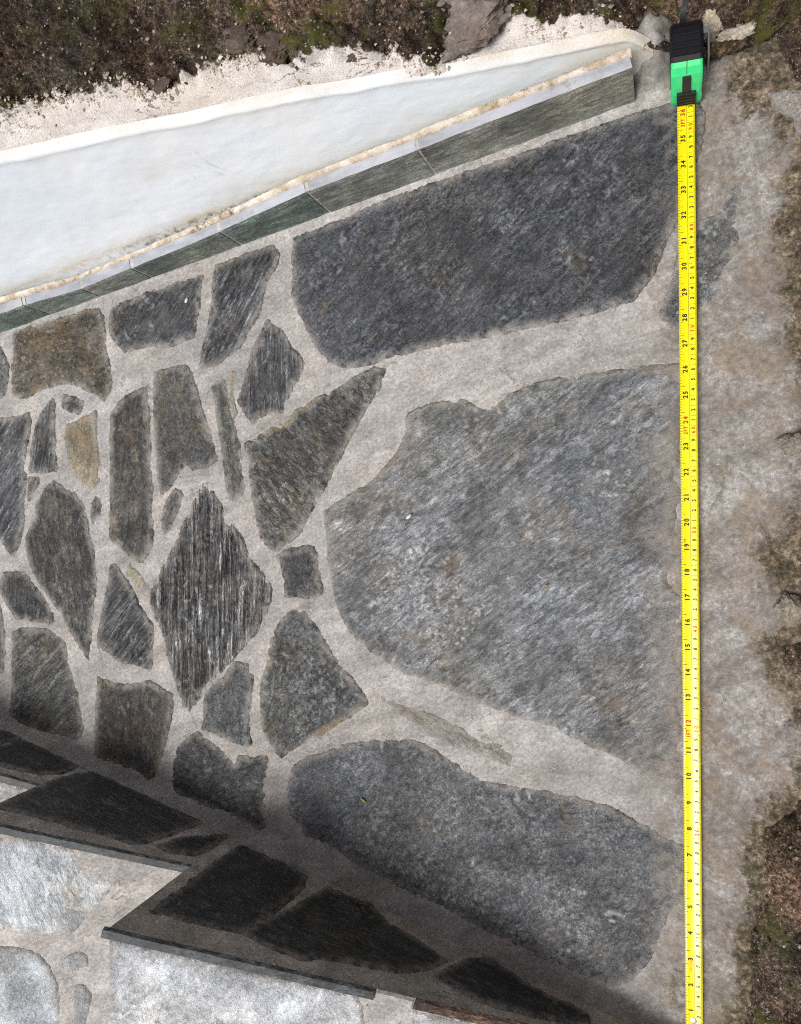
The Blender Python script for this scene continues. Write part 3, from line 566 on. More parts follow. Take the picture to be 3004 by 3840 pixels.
# side stones: traced on the vertical side plane
SIDE = (L0, -Ld, np.array([0, 0, 1.0]), Ln)              # ex = -Ld so that ex x ey = Ln
def side_poly(txt, T=None, s_min=None, s_max=None):
    out = []
    for p in trace(txt):
        w = dpt(*p); s, z = L_s(w), w[2]
        if s_min is not None: s = max(s, s_min)
        if s_max is not None: s = min(s, s_max)
        if T is not None: z = min(z, line_z(T, s) - 17)
        out.append((-s, max(z, 8.0)))
    return out
side_d = dict(tilt=0.3, grow=3.4, rough=0.36, spec=0.7, base=(0.014, 0.017, 0.020), light=(0.07, 0.082, 0.092), ang=0.0, an=6, streak=0.35, h=2.0, dust=0.08, dr=0)  # slate colour darkened to deepen the shade on the stair side
SIDES = [
 (2, 'm 1100,700 1200,740 1330,800 1400,840 1390,880 1340,930 1280,980 1200,1040 1110,1095 1000,1075 850,1040 760,1010 690,1000 780,930 900,840 1000,760', dict(ochre=0.25, och=(0.12, 0.10, 0.03), an=2)),
 (2, 'm 1115,1100 1220,1040 1340,985 1440,920 1500,890 q 100,745 220,790 290,870 380,920 470,980 540,1030 450,1065 330,1075 180,1045 m 1464,1209 1400,1220 1250,1170 1180,1130', dict(ochre=0.3, och=(0.15, 0.12, 0.035))),
 (2, 'q 490,1100 560,1060 640,1020 720,1025 780,1060 870,1120 980,1180 1080,1220 1140,1260 1150,1295 1050,1330 900,1290 760,1230 640,1180 560,1130', dict()),
 (1, 'm 345,370 420,365 520,385 640,430 740,470 850,540 950,580 900,600 800,640 680,680 600,690 480,650 330,610 150,560 0,525 -60,510 0,495 120,450 240,400', dict(base=(0.036, 0.04, 0.046), light=(0.12, 0.125, 0.13))),
 (1, 'm 720,700 830,660 960,650 1055,650 1030,710 980,745 880,740 780,730', dict()),
 (0, 'm -60,262 60,225 150,200 220,215 300,260 380,300 410,320 370,340 280,370 180,370 80,350 0,330 -60,320', dict()),
 (0, 'm -60,170 0,170 60,180 130,197 60,218 0,232 -60,245', dict()),
]
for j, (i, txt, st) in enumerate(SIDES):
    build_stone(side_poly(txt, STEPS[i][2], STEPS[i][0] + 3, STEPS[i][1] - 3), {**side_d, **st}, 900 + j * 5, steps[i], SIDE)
# tread stones: on each sloping tread plane
def tread_frame(i):
    sa, sb, T = STEPS[i]
    ex = wpt(1, 0, line_z(T, 1)) - wpt(0, 0, line_z(T, 0)); ex /= np.linalg.norm(ex)
    ey = Ln.copy(); ez = np.cross(ex, ey); ez /= np.linalg.norm(ez)
    return wpt(sa, 0, line_z(T, sa) - 3.0), ex, ey, ez
def tread_poly(i, txt, lift=2.5):
    o, ex, ey, ez = tread_frame(i); out = []
    for p in trace(txt):
        q = on_plane(*p, o + ez * lift, ez) - o; out.append((q @ ex, min(q @ ey, -10.0)))
    return out
FT = dict(tilt=0.4, grow=0.5, base=(0.58, 0.60, 0.62), light=(0.86, 0.88, 0.90), streak=0.2, dust=0.1, dr=0, ang=0.9, an=1.4, amp=0.8, step=3.0, thick=8, con=0.5, h=1.3)  # paler slate, raised further to stand in for light the treads lack
TREADS = [
 (0, 'm -150,360 0,390 90,400 178,422 90,462 0,505 -150,560', dict()),
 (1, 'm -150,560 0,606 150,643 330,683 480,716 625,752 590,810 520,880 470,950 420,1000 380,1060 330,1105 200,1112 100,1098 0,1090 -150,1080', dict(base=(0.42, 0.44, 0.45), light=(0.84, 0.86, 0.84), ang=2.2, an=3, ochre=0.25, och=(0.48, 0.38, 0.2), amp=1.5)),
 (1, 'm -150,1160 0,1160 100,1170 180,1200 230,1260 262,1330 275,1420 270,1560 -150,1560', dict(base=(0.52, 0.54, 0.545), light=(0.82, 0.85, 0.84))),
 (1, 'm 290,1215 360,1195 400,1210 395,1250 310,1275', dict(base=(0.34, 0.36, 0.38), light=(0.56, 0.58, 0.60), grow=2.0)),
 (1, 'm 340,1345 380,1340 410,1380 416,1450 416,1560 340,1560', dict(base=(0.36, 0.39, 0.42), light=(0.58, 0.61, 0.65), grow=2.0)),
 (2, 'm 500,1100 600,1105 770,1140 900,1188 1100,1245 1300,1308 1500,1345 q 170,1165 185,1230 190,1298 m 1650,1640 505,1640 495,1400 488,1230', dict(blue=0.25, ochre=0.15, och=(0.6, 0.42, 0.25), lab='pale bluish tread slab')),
 (2, 'q 395,1245 500,1265 640,1300 800,1340 800,1400 390,1400', dict()),
]
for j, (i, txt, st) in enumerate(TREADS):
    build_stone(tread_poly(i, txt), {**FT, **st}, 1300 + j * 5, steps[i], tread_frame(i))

# ================================================================ WHITE WALL with slate skirting
wall = tag(empty('white_retaining_wall', Vector(W0) / 1000), 'low white painted retaining wall with slate skirting and crumbling cement top', 'wall')
WPn = Wn - WALL_K * np.array([0, 0, 1.0])
RID = [(on_plane(*p, W0 + Wn * WALL_T, WPn)) for p in trace('s 0,606 176,571 439,509 703,461 878,417 1142,360 1317,338 1500,303 1699,279 1998,214 2198,172')]
rs = np.array([W_s(p) for p in RID]); rz = np.array([p[2] for p in RID])
slope = (rz[-1] - rz[0]) / (rs[-1] - rs[0])
S_END = W_s(on_z(2380, 300)) + 4
def ridge_z(s):
    z = np.interp(s, rs, rz); z = np.where(s < rs[0], rz[0] + slope * (s - rs[0]), z); z = np.where(s > rs[-1], rz[-1] + slope * (s - rs[-1]), z)
    return np.where(s > S_END - 40, z - 40 * sstep(S_END - 12, S_END + 45, s), z)
def white_mat():
    k = NT('white_wall_paint'); v = k.coord(); vl = k.coord(0.22, (3, 1, 1))
    big = k.noise(v, 7, 4, 0.6); mid = k.noise(vl, 40, 6, 0.65); fine = k.noise(v, 500, 5, 0.7)
    c = k.mix(k.ramp(big, [(0.35, 0.0), (0.7, 1.0)]), (0.75, 0.835, 0.905), (0.86, 0.885, 0.90))
    c = k.mix(k.math('MULTIPLY', k.ramp(mid, [(0.5, 0.0), (0.75, 1.0)]), 0.25), c, (0.62, 0.62, 0.60))
    ck = k.ramp(k.math('ABSOLUTE', k.math('SUBTRACT', k.noise(v, 6, 5, 0.62, 0.5), 0.5)), [(0.0, 1.0), (0.0035, 0.0)])
    c = k.mix(k.math('MULTIPLY', ck, k.ramp(k.noise(v, 9, 3), [(0.5, 0.0), (0.6, 0.55)])), c, (0.33, 0.31, 0.28))
    c = k.mix(k.ramp(k.noise(v, 420, 2, 0.7), [(0.68, 0.0), (0.74, 0.4)]), c, (0.45, 0.43, 0.40))
    c = k.mix(k.math('MULTIPLY', k.ramp(k.noise(vl, 16, 6, 0.7), [(0.48, 0.0), (0.64, 1.0)]), 0.35), c, (0.72, 0.70, 0.66))
    st = k.attr('stain')
    c = k.mix(k.math('MULTIPLY', st, k.ramp(k.noise(vl, 60, 6, 0.7), [(0.3, 0.25), (0.62, 1.0)]), True), c, k.mix(k.ramp(fine, [(0.35, 0.0), (0.65, 1.0)]), (0.50, 0.40, 0.24), (0.74, 0.67, 0.55)))
    c = k.mix(k.math('MULTIPLY', k.attr('grime'), k.ramp(k.noise(v, 130, 6, 0.75), [(0.46, 0.0), (0.6, 1.0)]), True), c, (0.16, 0.11, 0.05))
    h = k.math('ADD', k.math('MULTIPLY', fine, 0.25), k.math('MULTIPLY', mid, 0.9))
    return k.finish(c, 0.65, h, 0.35, 0.0012, 0.3)
m_white = white_mat()
def cap_mat():
    k = NT('crumbling_cement'); v = k.coord(); vl = k.coord(0.22, (2.2, 1, 1))
    mid = k.noise(vl, 60, 7, 0.7, 0.5); fine = k.noise(v, 420, 6, 0.75); big = k.noise(v, 14, 4)
    c = k.mix(k.ramp(mid, [(0.32, 0.0), (0.68, 1.0)]), (0.60, 0.565, 0.53), (0.87, 0.85, 0.83))
    c = k.mix(k.math('MULTIPLY', k.ramp(big, [(0.47, 0.0), (0.65, 1.0)]), 0.3), c, (0.74, 0.66, 0.52))
    cr = k.ramp(k.math('ABSOLUTE', k.math('SUBTRACT', k.noise(vl, 30, 5, 0.65, 1.2), 0.5)), [(0.0, 1.0), (0.012, 0.0)])
    so = k.attr('soil')
    c = k.mix(k.math('MULTIPLY', cr, k.ramp(k.noise(v, 20, 3), [(0.45, 0.0), (0.6, 1.0)])), c, (0.13, 0.08, 0.05))
    dirt = k.math('ADD', k.math('MULTIPLY', so, 1.3), k.math('MULTIPLY', k.math('SUBTRACT', k.noise(v, 60, 8, 0.78), 0.6), 1.7))
    brown = k.mix(k.ramp(k.noise(v, 75, 6, 0.75), [(0.38, 0.0), (0.62, 1.0)]), (0.022, 0.016, 0.011), (0.125, 0.085, 0.058))
    brown = k.mix(k.math('MULTIPLY', k.ramp(k.noise(v, 12, 4, 0.6), [(0.45, 0.0), (0.62, 1.0)]), 0.75), brown, (0.085, 0.075, 0.06))
    brown = k.mix(k.math('MULTIPLY', k.ramp(k.noise(v, 7, 3, 0.6), [(0.5, 0.0), (0.62, 1.0)]), 0.5), brown, (0.17, 0.105, 0.075))
    brown = k.mix(1.0, brown, k.ramp(k.noise(v, 210, 5, 0.8), [(0.38, 0.25), (0.5, 0.9), (0.64, 2.3)]), 'MULTIPLY')
    brown = k.mix(k.ramp(k.noise(v, 380, 3, 0.7), [(0.6, 0.0), (0.68, 0.85)]), brown, (0.27, 0.225, 0.175))
    brown = k.mix(k.ramp(k.noise(v, 270, 2, 0.7), [(0.66, 0.0), (0.70, 0.9)]), brown, (0.5, 0.47, 0.42))
    brown = k.mix(1.0, brown, k.ramp(k.noise(v, 7, 4, 0.6, 0.4), [(0.38, 0.5), (0.62, 1.6)]), 'MULTIPLY')
    brown = k.mix(k.math('MULTIPLY', k.ramp(k.noise(v, 26, 6, 0.7), [(0.5, 0.0), (0.62, 1.0)]), k.attr('moss'), True), brown, (0.07, 0.075, 0.014))
    c = k.mix(k.ramp(dirt, [(0.3, 0.0), (0.5, 1.0)]), c, brown)
    c = k.mix(0.7, c, k.ramp(fine, [(0.25, 0.22), (0.5, 0.5), (0.75, 0.82)]), 'OVERLAY')
    h = k.math('ADD', k.math('MULTIPLY', fine, 0.6), k.math('MULTIPLY', mid, 0.7))
    return k.finish(c, 0.95, h, 0.9, 0.0035, 0.2)
m_cap = cap_mat()
# plaster face in (s, z)
sx = axis(-700, -60, S_END + 10, S_END + 12, 3.0); kz = np.linspace(0, 1, 96)
Sg, Kg, Qw = grid_mesh(sx, kz)
zb = -10.0; zt = ridge_z(Sg) + 4.0
Zg = zb + (zt - zb) * Kg
tz = zt - Zg; bz = Zg - 45.0
out = 2.2 * fbm(Sg / 55, Zg / 55, 21, 3) + 0.7 * fbm(Sg / 12, Zg / 7, 22, 4)
out += -1.3 * np.exp(-((tz - 4 - 3 * fbm(Sg / 25, 0 * Sg, 25, 3)) / 4.0) ** 2)          # rounded ridge bead near the top
out += 9 * sstep(6, -2, tz)
Wp = W0 + np.outer(Sg, Wd) + np.outer(WALL_T + WALL_K * np.clip(Zg, 0, 9999) + out, Wn); Wp[:, 2] = Zg
stain = np.clip(np.exp(-np.clip(tz - 2, 0, 99) / 5.0) * np.clip(0.45 + 1.2 * fbm(Sg / 60, 0 * Sg, 29, 3), 0, 0.9) + np.exp(-np.abs(bz) / 6.0) + sstep(S_END - 120, S_END - 10, Sg) * 0.45, 0, 1)
grime = np.exp(-np.clip(bz + 2, 0, 99) / 2.2) * np.clip(0.5 + 1.6 * fbm(Sg / 90, 0 * Sg, 28, 3) + 0.5 * sstep(300, 420, Sg) * sstep(620, 480, Sg), 0, 1)
mesh_obj('painted_plaster', Wp - W0, Qw[:, ::-1].tolist(), m_white, wall, W0, attrs=dict(stain=stain, grime=grime))
# skirting tiles
JX = [(-420, 0), (91, 1147), (311, 1086), (498, 1009), (829, 872), (1152, 722), (1568, 563), (2378, 250)]
def sk_s(px, py): return W_s(on_plane(px, py, W0, Wn))
js = [-640.0, -480.0, -320.0, -160.0] + [sk_s(*p) for p in JX[1:]]
_tp = [on_plane(*p, W0, Wn) for p in [(0, 1173), (91, 1147), (311, 1084), (498, 1007), (829, 870), (1152, 722), (1568, 565), (2376, 255)]]
_ts = np.array([W_s(p) for p in _tp]); _tz = np.array([p[2] for p in _tp])
TOPZ = [float(np.interp((js[i] + js[min(i + 1, len(js) - 1)]) / 2, _ts, _tz)) for i in range(len(js))]; 
def top_s(q): return float(np.interp(q, _ts, _tz))
GRN_B = 1.55
GREEN = [((0.075, 0.095, 0.085), (0.17, 0.21, 0.19)), ((0.085, 0.095, 0.085), (0.21, 0.22, 0.195)), ((0.065, 0.08, 0.07), (0.16, 0.185, 0.16)), ((0.07, 0.095, 0.088), (0.155, 0.20, 0.185)),
         ((0.09, 0.10, 0.085), (0.24, 0.255, 0.225)), ((0.11, 0.115, 0.10), (0.24, 0.245, 0.215)), ((0.06, 0.085, 0.072), (0.15, 0.195, 0.17))]
def skirt_top_mat():
    k = NT('skirting_top_edge'); v = k.coord(); n = k.noise(k.coord(0, (3, 1, 1)), 40, 5, 0.7); s_ = k.noise(v, 130, 4, 0.7)
    c = k.mix(k.ramp(n, [(0.35, 0.0), (0.65, 1.0)]), (0.27, 0.29, 0.33), (0.47, 0.495, 0.54))  # bluish lift puts the sky's sheen on the cut edge into the colour
    c = k.mix(k.math('MULTIPLY', k.ramp(s_, [(0.5, 0.0), (0.62, 0.7)]), k.ramp(k.noise(v, 12, 3), [(0.48, 0.0), (0.62, 1.0)])), c, (0.25, 0.23, 0.20))
    return k.finish(c, 0.7, n, 0.2)
m_sktop = skirt_top_mat()
rotW = np.stack([Wd, Wn, np.array([0, 0, 1.0])], 1)
for i in range(len(js) - 1):
    a0, b0 = js[i] + 1.6, js[i + 1] - 1.6; z0 = top_s(a0) + 0.8 * (i % 2); z1 = top_s(b0) + 0.8 * (i % 2)
    sN = np.linspace(a0, b0, max(8, int((b0 - a0) / 2.6))); kk = np.linspace(0, 1, 13)
    S_, K_, q_ = grid_mesh(sN, kk); zt_ = z0 + (z1 - z0) * (S_ - a0) / (b0 - a0) + 0.8 * fbm(S_ / 9, 0 * S_, 300 + i, 3)
    Zf = -8 + (zt_ + 8) * K_; of = 1.6 * fbm(S_ / 30, Zf / 6, 310 + i, 4, 0.6) + 0.8 * sstep(0.93, 1.0, K_)
    Vf = np.stack([S_ - a0, of, Zf], 1); nb = len(Vf); ns = len(sN)
    top = np.stack([sN - a0, np.full(ns, 19.0), Vf[-ns:, 2] + 0.6], 1); bot = np.stack([sN - a0, np.full(ns, 19.0), np.full(ns, -8.0)], 1)
    V = np.vstack([Vf, top, bot]); fs = q_.tolist(); mi = [0] * len(fs)
    for j in range(ns - 1):
        fs.append([nb - ns + j, nb - ns + j + 1, nb + j + 1, nb + j]); mi.append(1)
        fs.append([nb + j, nb + j + 1, nb + ns + j + 1, nb + ns + j]); mi.append(0)
    nk = len(kk)
    fs.append([r * ns for r in range(nk)] + [nb, nb + ns]); mi.append(0)
    fs.append(([r * ns + ns - 1 for r in range(nk)] + [nb + ns - 1, nb + 2 * ns - 1])[::-1]); mi.append(0)
    b_, l_ = GREEN[i % 7] if i < 4 else GREEN[i - 4]
    mt = slate_mat('green_slate', tuple(x * GRN_B * q for x, q in zip(b_, (1.02, 1.0, 0.95))), tuple(x * GRN_B * q for x, q in zip(l_, (1.02, 1.0, 0.95))), 0.05, 3.5, 500 + i, 0.7, 0.3, dust=0.25, bump=0.5)
    o0 = W0 + Wd * a0
    mesh_obj('skirting_tile', V, fs, None, wall, o0, rotW, smooth=False, mats=[mt, m_sktop], mi=mi, attrs=dict(edge=np.ones(len(V)), dust=np.zeros(len(V))))
# bead of stained mortar along the top of the skirting, with the open joints
def bead_mat():
    k = NT('stained_mortar_bead'); v = k.coord(); n = k.noise(v, 60, 6, 0.7); f_ = k.noise(v, 400, 5, 0.7)
    c = k.mix(k.ramp(n, [(0.36, 0.0), (0.6, 1.0)]), (0.46, 0.37, 0.25), (0.76, 0.70, 0.60))
    c = k.mix(k.math('MULTIPLY', k.ramp(k.noise(v, 110, 6, 0.75), [(0.5, 0.0), (0.63, 1.0)]), k.ramp(k.noise(v, 9, 3), [(0.42, 0.0), (0.58, 0.9)])), c, (0.14, 0.095, 0.04))
    return k.finish(c, 0.9, f_, 0.7, 0.002, 0.2)
m_bead = bead_mat()
sN = np.arange(-640, js[-1] + 2, 2.5); ang_ = np.linspace(-0.2, math.pi / 2 + 0.3, 9); V = []
tz_ = np.interp(sN, _ts, _tz)
rad = 4.4 + 3.0 * fbm(sN / 40, 0 * sN, 71, 3) + 1.2 * fbm(sN / 6, 0 * sN, 72, 3)
for j, t in enumerate(ang_):
    rj = rad * (1 + 0.2 * fbm(sN / 4, 0 * sN + j * 0.7, 73, 3))
    V.append(W0 + np.outer(sN, Wd) + np.outer(WALL_T + 2.5 - rj * math.cos(t), Wn) + np.outer(tz_ - 1.5 + rj * 1.35 * np.sin(t), [0, 0, 1]))
V = np.concatenate(V) - W0; i_ = np.arange(len(V)).reshape(len(ang_), len(sN))
fs = np.stack([i_[:-1, :-1], i_[:-1, 1:], i_[1:, 1:], i_[1:, :-1]], -1).reshape(-1, 4).tolist()
mesh_obj('mortar_bead', V, fs, m_bead, wall, W0)
for j in range(1, len(js) - 1):                           # mortar packed into the open joints
    zj = top_s(js[j]) + 0.3; o0 = W0 + Wd * js[j]
    V = np.array([(u, t, z) for u in (-3.0, 3.0) for t in (0.9, 18.0) for z in (-6.0, zj)])
    mesh_obj('joint_mortar', V, [(0, 1, 3, 2), (4, 6, 7, 5), (0, 4, 5, 1), (2, 3, 7, 6), (1, 5, 7, 3), (0, 2, 6, 4)], cement_s, wall, o0, rotW, smooth=False)

# ---------------------------------------------------------------- crumbling cap and soil bank behind the wall (s, t) sheet
CAPK = 0.30                                             # rise of the cap going back
nrm = np.cross(Wd + np.array([0, 0, slope]) + Wn * WALL_K * slope, Wn + np.array([0, 0, CAPK])); nrm /= np.linalg.norm(nrm)
def wall_t(z): return WALL_T + WALL_K * np.clip(z, 0, 9999)
capO = W0 + Wn * wall_t(rz[0]) + Wd * rs[0] + np.array([0, 0, rz[0]])
SB = []
for p in trace('s -150,480 0,448 88,395 220,362 351,360 439,325 562,342 650,325 746,281 843,237 931,220 1027,228 1089,255 1229,220 1370,211 1449,211 1500,210 u 210,240 340,262 400,170 520,105 640,70 780,85 900,50 1010,80 1110,120 1140,240 1200,150 1260,20 1400,60'):
    w = on_plane(*p, capO, nrm); SB.append((W_s(w), W_sd(w[0], w[1]) - wall_t(float(ridge_z(np.array(W_s(w)))))))
SB = np.array(SB); SB = SB[np.argsort(SB[:, 0])]; SB = SB[SB[:, 0] < S_END + 15]; SB = np.vstack([SB, [(S_END + 40, -25.0)]])
sx = axis(-1500, -60, 940, 1700, 3.2); tx = axis(0, 0, 190, 1500, 2.6)
Sg, Tg, Qb = grid_mesh(sx, tx)
tb = np.interp(Sg, SB[:, 0], SB[:, 1])
sdm = Tg - tb                                            # >0 in the soil
soil = sstep(-7, 9, sdm + 22 * fbm(Sg / 13, Tg / 13, 31, 5, 0.68))
rz_ = ridge_z(Sg)
far = sstep(S_END - 30, S_END + 120, Sg)
rz_ = rz_ * (1 - far) + far * 6.0
Zb = rz_ + CAPK * Tg * (1 - 0.5 * far) + (1.8 + 3.5 * sstep(5, 40, Tg)) * fbm(Sg / 9, Tg / 7, 33, 4, 0.68) + 4 * fbm(Sg / 40, Tg / 40, 34, 3) * sstep(0, 20, Tg)
Zb += soil * (3.0 + 44 * fbm(Sg / 36, Tg / 36, 35, 4, 0.6) + 17 * fbm(Sg / 12, Tg / 12, 36, 4, 0.65) + 6 * fbm(Sg / 5, Tg / 5, 37, 2))
edge_b = np.exp(-((sdm - 3) / 9.0) ** 2); Zb += edge_b * 26 * np.clip(fbm(Sg / 9, Tg / 9, 38, 4, 0.6) + 0.08, -0.2, 1)
Zb += np.clip(Tg - 130, 0, 600) * 2.0 + np.clip(Tg - 730, 0, 900) * 0.5  # steep rise out of view, added to block sky and deepen shade
Zb -= 30 * sstep(3, 0, Tg) * (1 - far) * 0 + 3 * sstep(4, 0, Tg)
mossb = np.clip(np.exp(-((Sg - 560) / 90) ** 2) + np.exp(-((Sg - 760) / 80) ** 2) + 0.35 + sstep(830, 900, Sg), 0, 1)
Wp = W0 + np.outer(Sg, Wd) + np.outer(wall_t(ridge_z(Sg)) + Tg, Wn); Wp[:, 2] = Zb
bank = tag(mesh_obj('soil_bank', Wp - W0, Qb.tolist(), m_cap, None, W0, attrs=dict(soil=soil, moss=mossb)), kind='structure')

# ---------------------------------------------------------------- rocky soil along the right
xs = axis(10, 40, 215, 1500, 2.6); ys = axis(-1500, -520, 480, 1500, 2.6)
X, Y, Q = grid_mesh(xs, ys); P2 = np.stack([X, Y], 1)
e = edge_sd(P2) - 7 + 14 * fbm(X / 16, Y / 16, 51, 5, 0.6)
Zr = -14 + 24 * sstep(-16, 22, e) + 0.22 * np.clip(e, 0, 120) + np.clip(e - 90, 0, 600) * 1.7 + np.clip(e - 690, 0, 900) * 0.4  # the steep outer part is unseen, shaped to keep sky light off the stair
ampf = sstep(-8, 22, e)
Zr += ampf * (18 * fbm(X / 45, Y / 45, 52, 4, 0.55) + 13 * fbm(X / 12, Y / 12, 53, 4, 0.65) + 6 * fbm(X / 5, Y / 5, 54, 2))
pit = np.exp(-(((X - on_z(2960, 2110)[0]) / 22) ** 2 + ((Y - on_z(2960, 2110)[1]) / 17) ** 2)); Zr -= 16 * pit
mossr = np.clip(0.45 + 1.5 * fbm(X / 90, Y / 90, 55, 3) + sstep(-380, -470, Y) * 0.3, 0, 1)
tag(mesh_obj('rocky_soil', np.stack([X, Y, Zr], 1), Q.tolist(), m_cap, attrs=dict(soil=sstep(-4, 12, e + 5), moss=mossr)), kind='structure')

# ---------------------------------------------------------------- rocks in the soil
def rock(name, px, size, c, label, seed, plane=None, flat=0.6, group=None):
    p = on_plane(*px, *plane) if plane is not None else on_z(*px, 12)
    import bmesh
    bm = bmesh.new(); bmesh.ops.create_icosphere(bm, subdivisions=5, radius=1.0)
    V = np.array([v.co[:] for v in bm.verts]); Fc = [[v.index for v in f_.verts] for f_ in bm.faces]; bm.free()
    rs_ = np.random.RandomState(seed); cutn = rs_.randn(9, 3); cutn /= np.linalg.norm(cutn, axis=1)[:, None]
    for cn in cutn:
        dd = V @ cn - rs_.uniform(0.62, 0.9); V = V - np.outer(np.clip(dd, 0, None), cn)
    f1 = fbm(V[:, 0] * 2 + seed, V[:, 1] * 2 + V[:, 2] * 1.3, seed, 4); f2 = fbm(V[:, 0] * 9, V[:, 1] * 9 + V[:, 2] * 7, seed + 4, 3)
    V = V * (1 + 0.5 * f1 + 0.3 * f2)[:, None]
    V = V * np.array([size[0], size[1], min(size) * flat])
    k = NT('rock'); v = k.coord(); n1 = k.noise(v, 60, 7, 0.7); n2 = k.noise(v, 420, 5, 0.75); n3 = k.noise(v, 24, 4)
    cc = k.mix(k.ramp(n1, [(0.35, 0.0), (0.65, 1.0)]), tuple(x * 0.45 for x in c), tuple(min(1, x * 1.35) for x in c))
    cc = k.mix(k.math('MULTIPLY', k.ramp(n3, [(0.5, 0.0), (0.66, 1.0)]), 0.6), cc, (0.10, 0.065, 0.04))
    cc = k.mix(k.ramp(k.noise(v, 330, 3, 0.7), [(0.68, 0.0), (0.75, 0.7)]), cc, (0.45, 0.43, 0.38))
    cc = k.mix(0.7, cc, k.ramp(n2, [(0.25, 0.22), (0.5, 0.5), (0.75, 0.82)]), 'OVERLAY')
    mt = k.finish(cc, 0.9, k.math('ADD', n1, k.math('MULTIPLY', n2, 0.5)), 0.8, 0.002, 0.25)
    o = mesh_obj(name, V, Fc, mt, None, p, rotW)
    return tag(o, label, 'rock', group)
capP = (capO + np.array([0, 0, -4.0]), nrm)
G_ = 'rocks lodged in the soil'
rock('rock', (1730, 90), (62, 30), (0.22, 0.19, 0.175), 'long pinkish grey rock at the top edge above the white wall', 1, capP, 0.5, G_)
rock('rock', (860, 190), (34, 20), (0.12, 0.10, 0.08), 'dark rounded rock sitting on the crumbled cement edge', 2, capP, 0.7, G_)
rock('rock', (1010, 190), (26, 17), (0.10, 0.08, 0.062), 'brownish rock right beside the dark rounded one', 3, capP, 0.7, G_)
rock('rock', (1330, 190), (30, 16), (0.10, 0.09, 0.075), 'olive grey rock left of the pinkish rock', 4, capP, 0.7, G_)
rock('rock', (575, 325), (24, 12), (0.09, 0.07, 0.055), 'small brown rock at the dirt line near the left', 5, capP, 0.7, G_)
rock('rock', (400, 310), (16, 11), (0.10, 0.095, 0.08), 'smallest grey rock above the left part of the wall', 6, capP, 0.8, G_)
rock('rock', (2960, 2290), (13, 15), (0.30, 0.27, 0.22), 'pale lump beside the hollow at the right edge', 8, None, 0.7, G_)
rock('rock', (2975, 1660), (14, 11), (0.28, 0.26, 0.22), 'pale rock halfway up the right edge', 9, None, 0.6, G_)
rock('rock', (2660, 100), (13, 15), (0.46, 0.40, 0.31), 'upright cream lump of mortar beside the tape case', 10, None, 0.8, G_)
rock('rock', (2770, 115), (20, 8), (0.50, 0.46, 0.38), 'flat cream lump of mortar right of the upright one', 12, None, 0.8, G_)

# grit lying on the soil: too many to count
rg = np.random.RandomState(11); GV, GF = [], []
octv = np.array([(1, 0, 0), (-1, 0, 0), (0, 1, 0), (0, -1, 0), (0, 0, 1), (0, 0, -1)], float); octf = [(0, 2, 4), (2, 1, 4), (1, 3, 4), (3, 0, 4), (2, 0, 5), (1, 2, 5), (3, 1, 5), (0, 3, 5)]
def scatter(pos, wts, n, mult=1.0):
    idx = rg.choice(len(pos), n, p=wts / wts.sum())
    for i in idx:
        r = (0.7 + 1.9 * rg.rand() ** 3) * mult; A_ = rg.randn(3, 3) * 0.16 + np.eye(3)
        v = (octv * (0.7 + 0.6 * rg.rand(6, 1))) @ A_ * r + pos[i] + np.array([0, 0, r * 0.3]); b = len(GV)
        GV.extend(v); GF.extend([tuple(b + k for k in f_) for f_ in octf])
insb = (Sg > -80) & (Sg < 930) & (Tg < 185)
scatter(Wp, np.where(insb, soil + 0.02, 0), 2600)
Pr = np.stack([X, Y, Zr], 1); scatter(Pr, np.where((X < 210) & (np.abs(Y) < 510), sstep(0, 10, e) + 0.0, 0), 2200)
GVk, GFk = GV, GF
GV, GF = [], []
scatter(Wp, np.where((Sg > -80) & (Sg < S_END + 40) & (Tg < 160), np.exp(-((sdm + 1) / 7.0) ** 2) * np.clip(0.3 + 2.5 * fbm(Sg / 30, Tg / 30, 91, 3), 0.02, 1), 0), 1500, 1.15)
kc = NT('mortar_crumb'); gc = kc.n('NewGeometry'); cm = kc.finish(kc.ramp(gc.outputs['Random Per Island'], [(0.0, (0.30, 0.25, 0.19)), (0.5, (0.52, 0.46, 0.38)), (1.0, (0.72, 0.68, 0.61))]), 0.9, kc.noise(kc.coord(), 400, 4), 0.6)
tag(mesh_obj('mortar_crumbs', np.array(GV), GF, cm, smooth=False), 'pale crumbs of mortar along the broken wall top', 'crumbs', kind='stuff')
GV, GF = GVk, GFk
kg = NT('grit'); ge = kg.n('NewGeometry'); gm = kg.finish(kg.ramp(ge.outputs['Random Per Island'], [(0.0, (0.04, 0.03, 0.025)), (0.35, (0.11, 0.085, 0.065)), (0.65, (0.2, 0.165, 0.13)), (0.92, (0.30, 0.26, 0.22)), (1.0, (0.48, 0.46, 0.42))]), 0.85)
tag(mesh_obj('loose_grit', np.array(GV), GF, gm, smooth=False), 'loose brown and pale grit scattered over the soil', 'grit', kind='stuff')

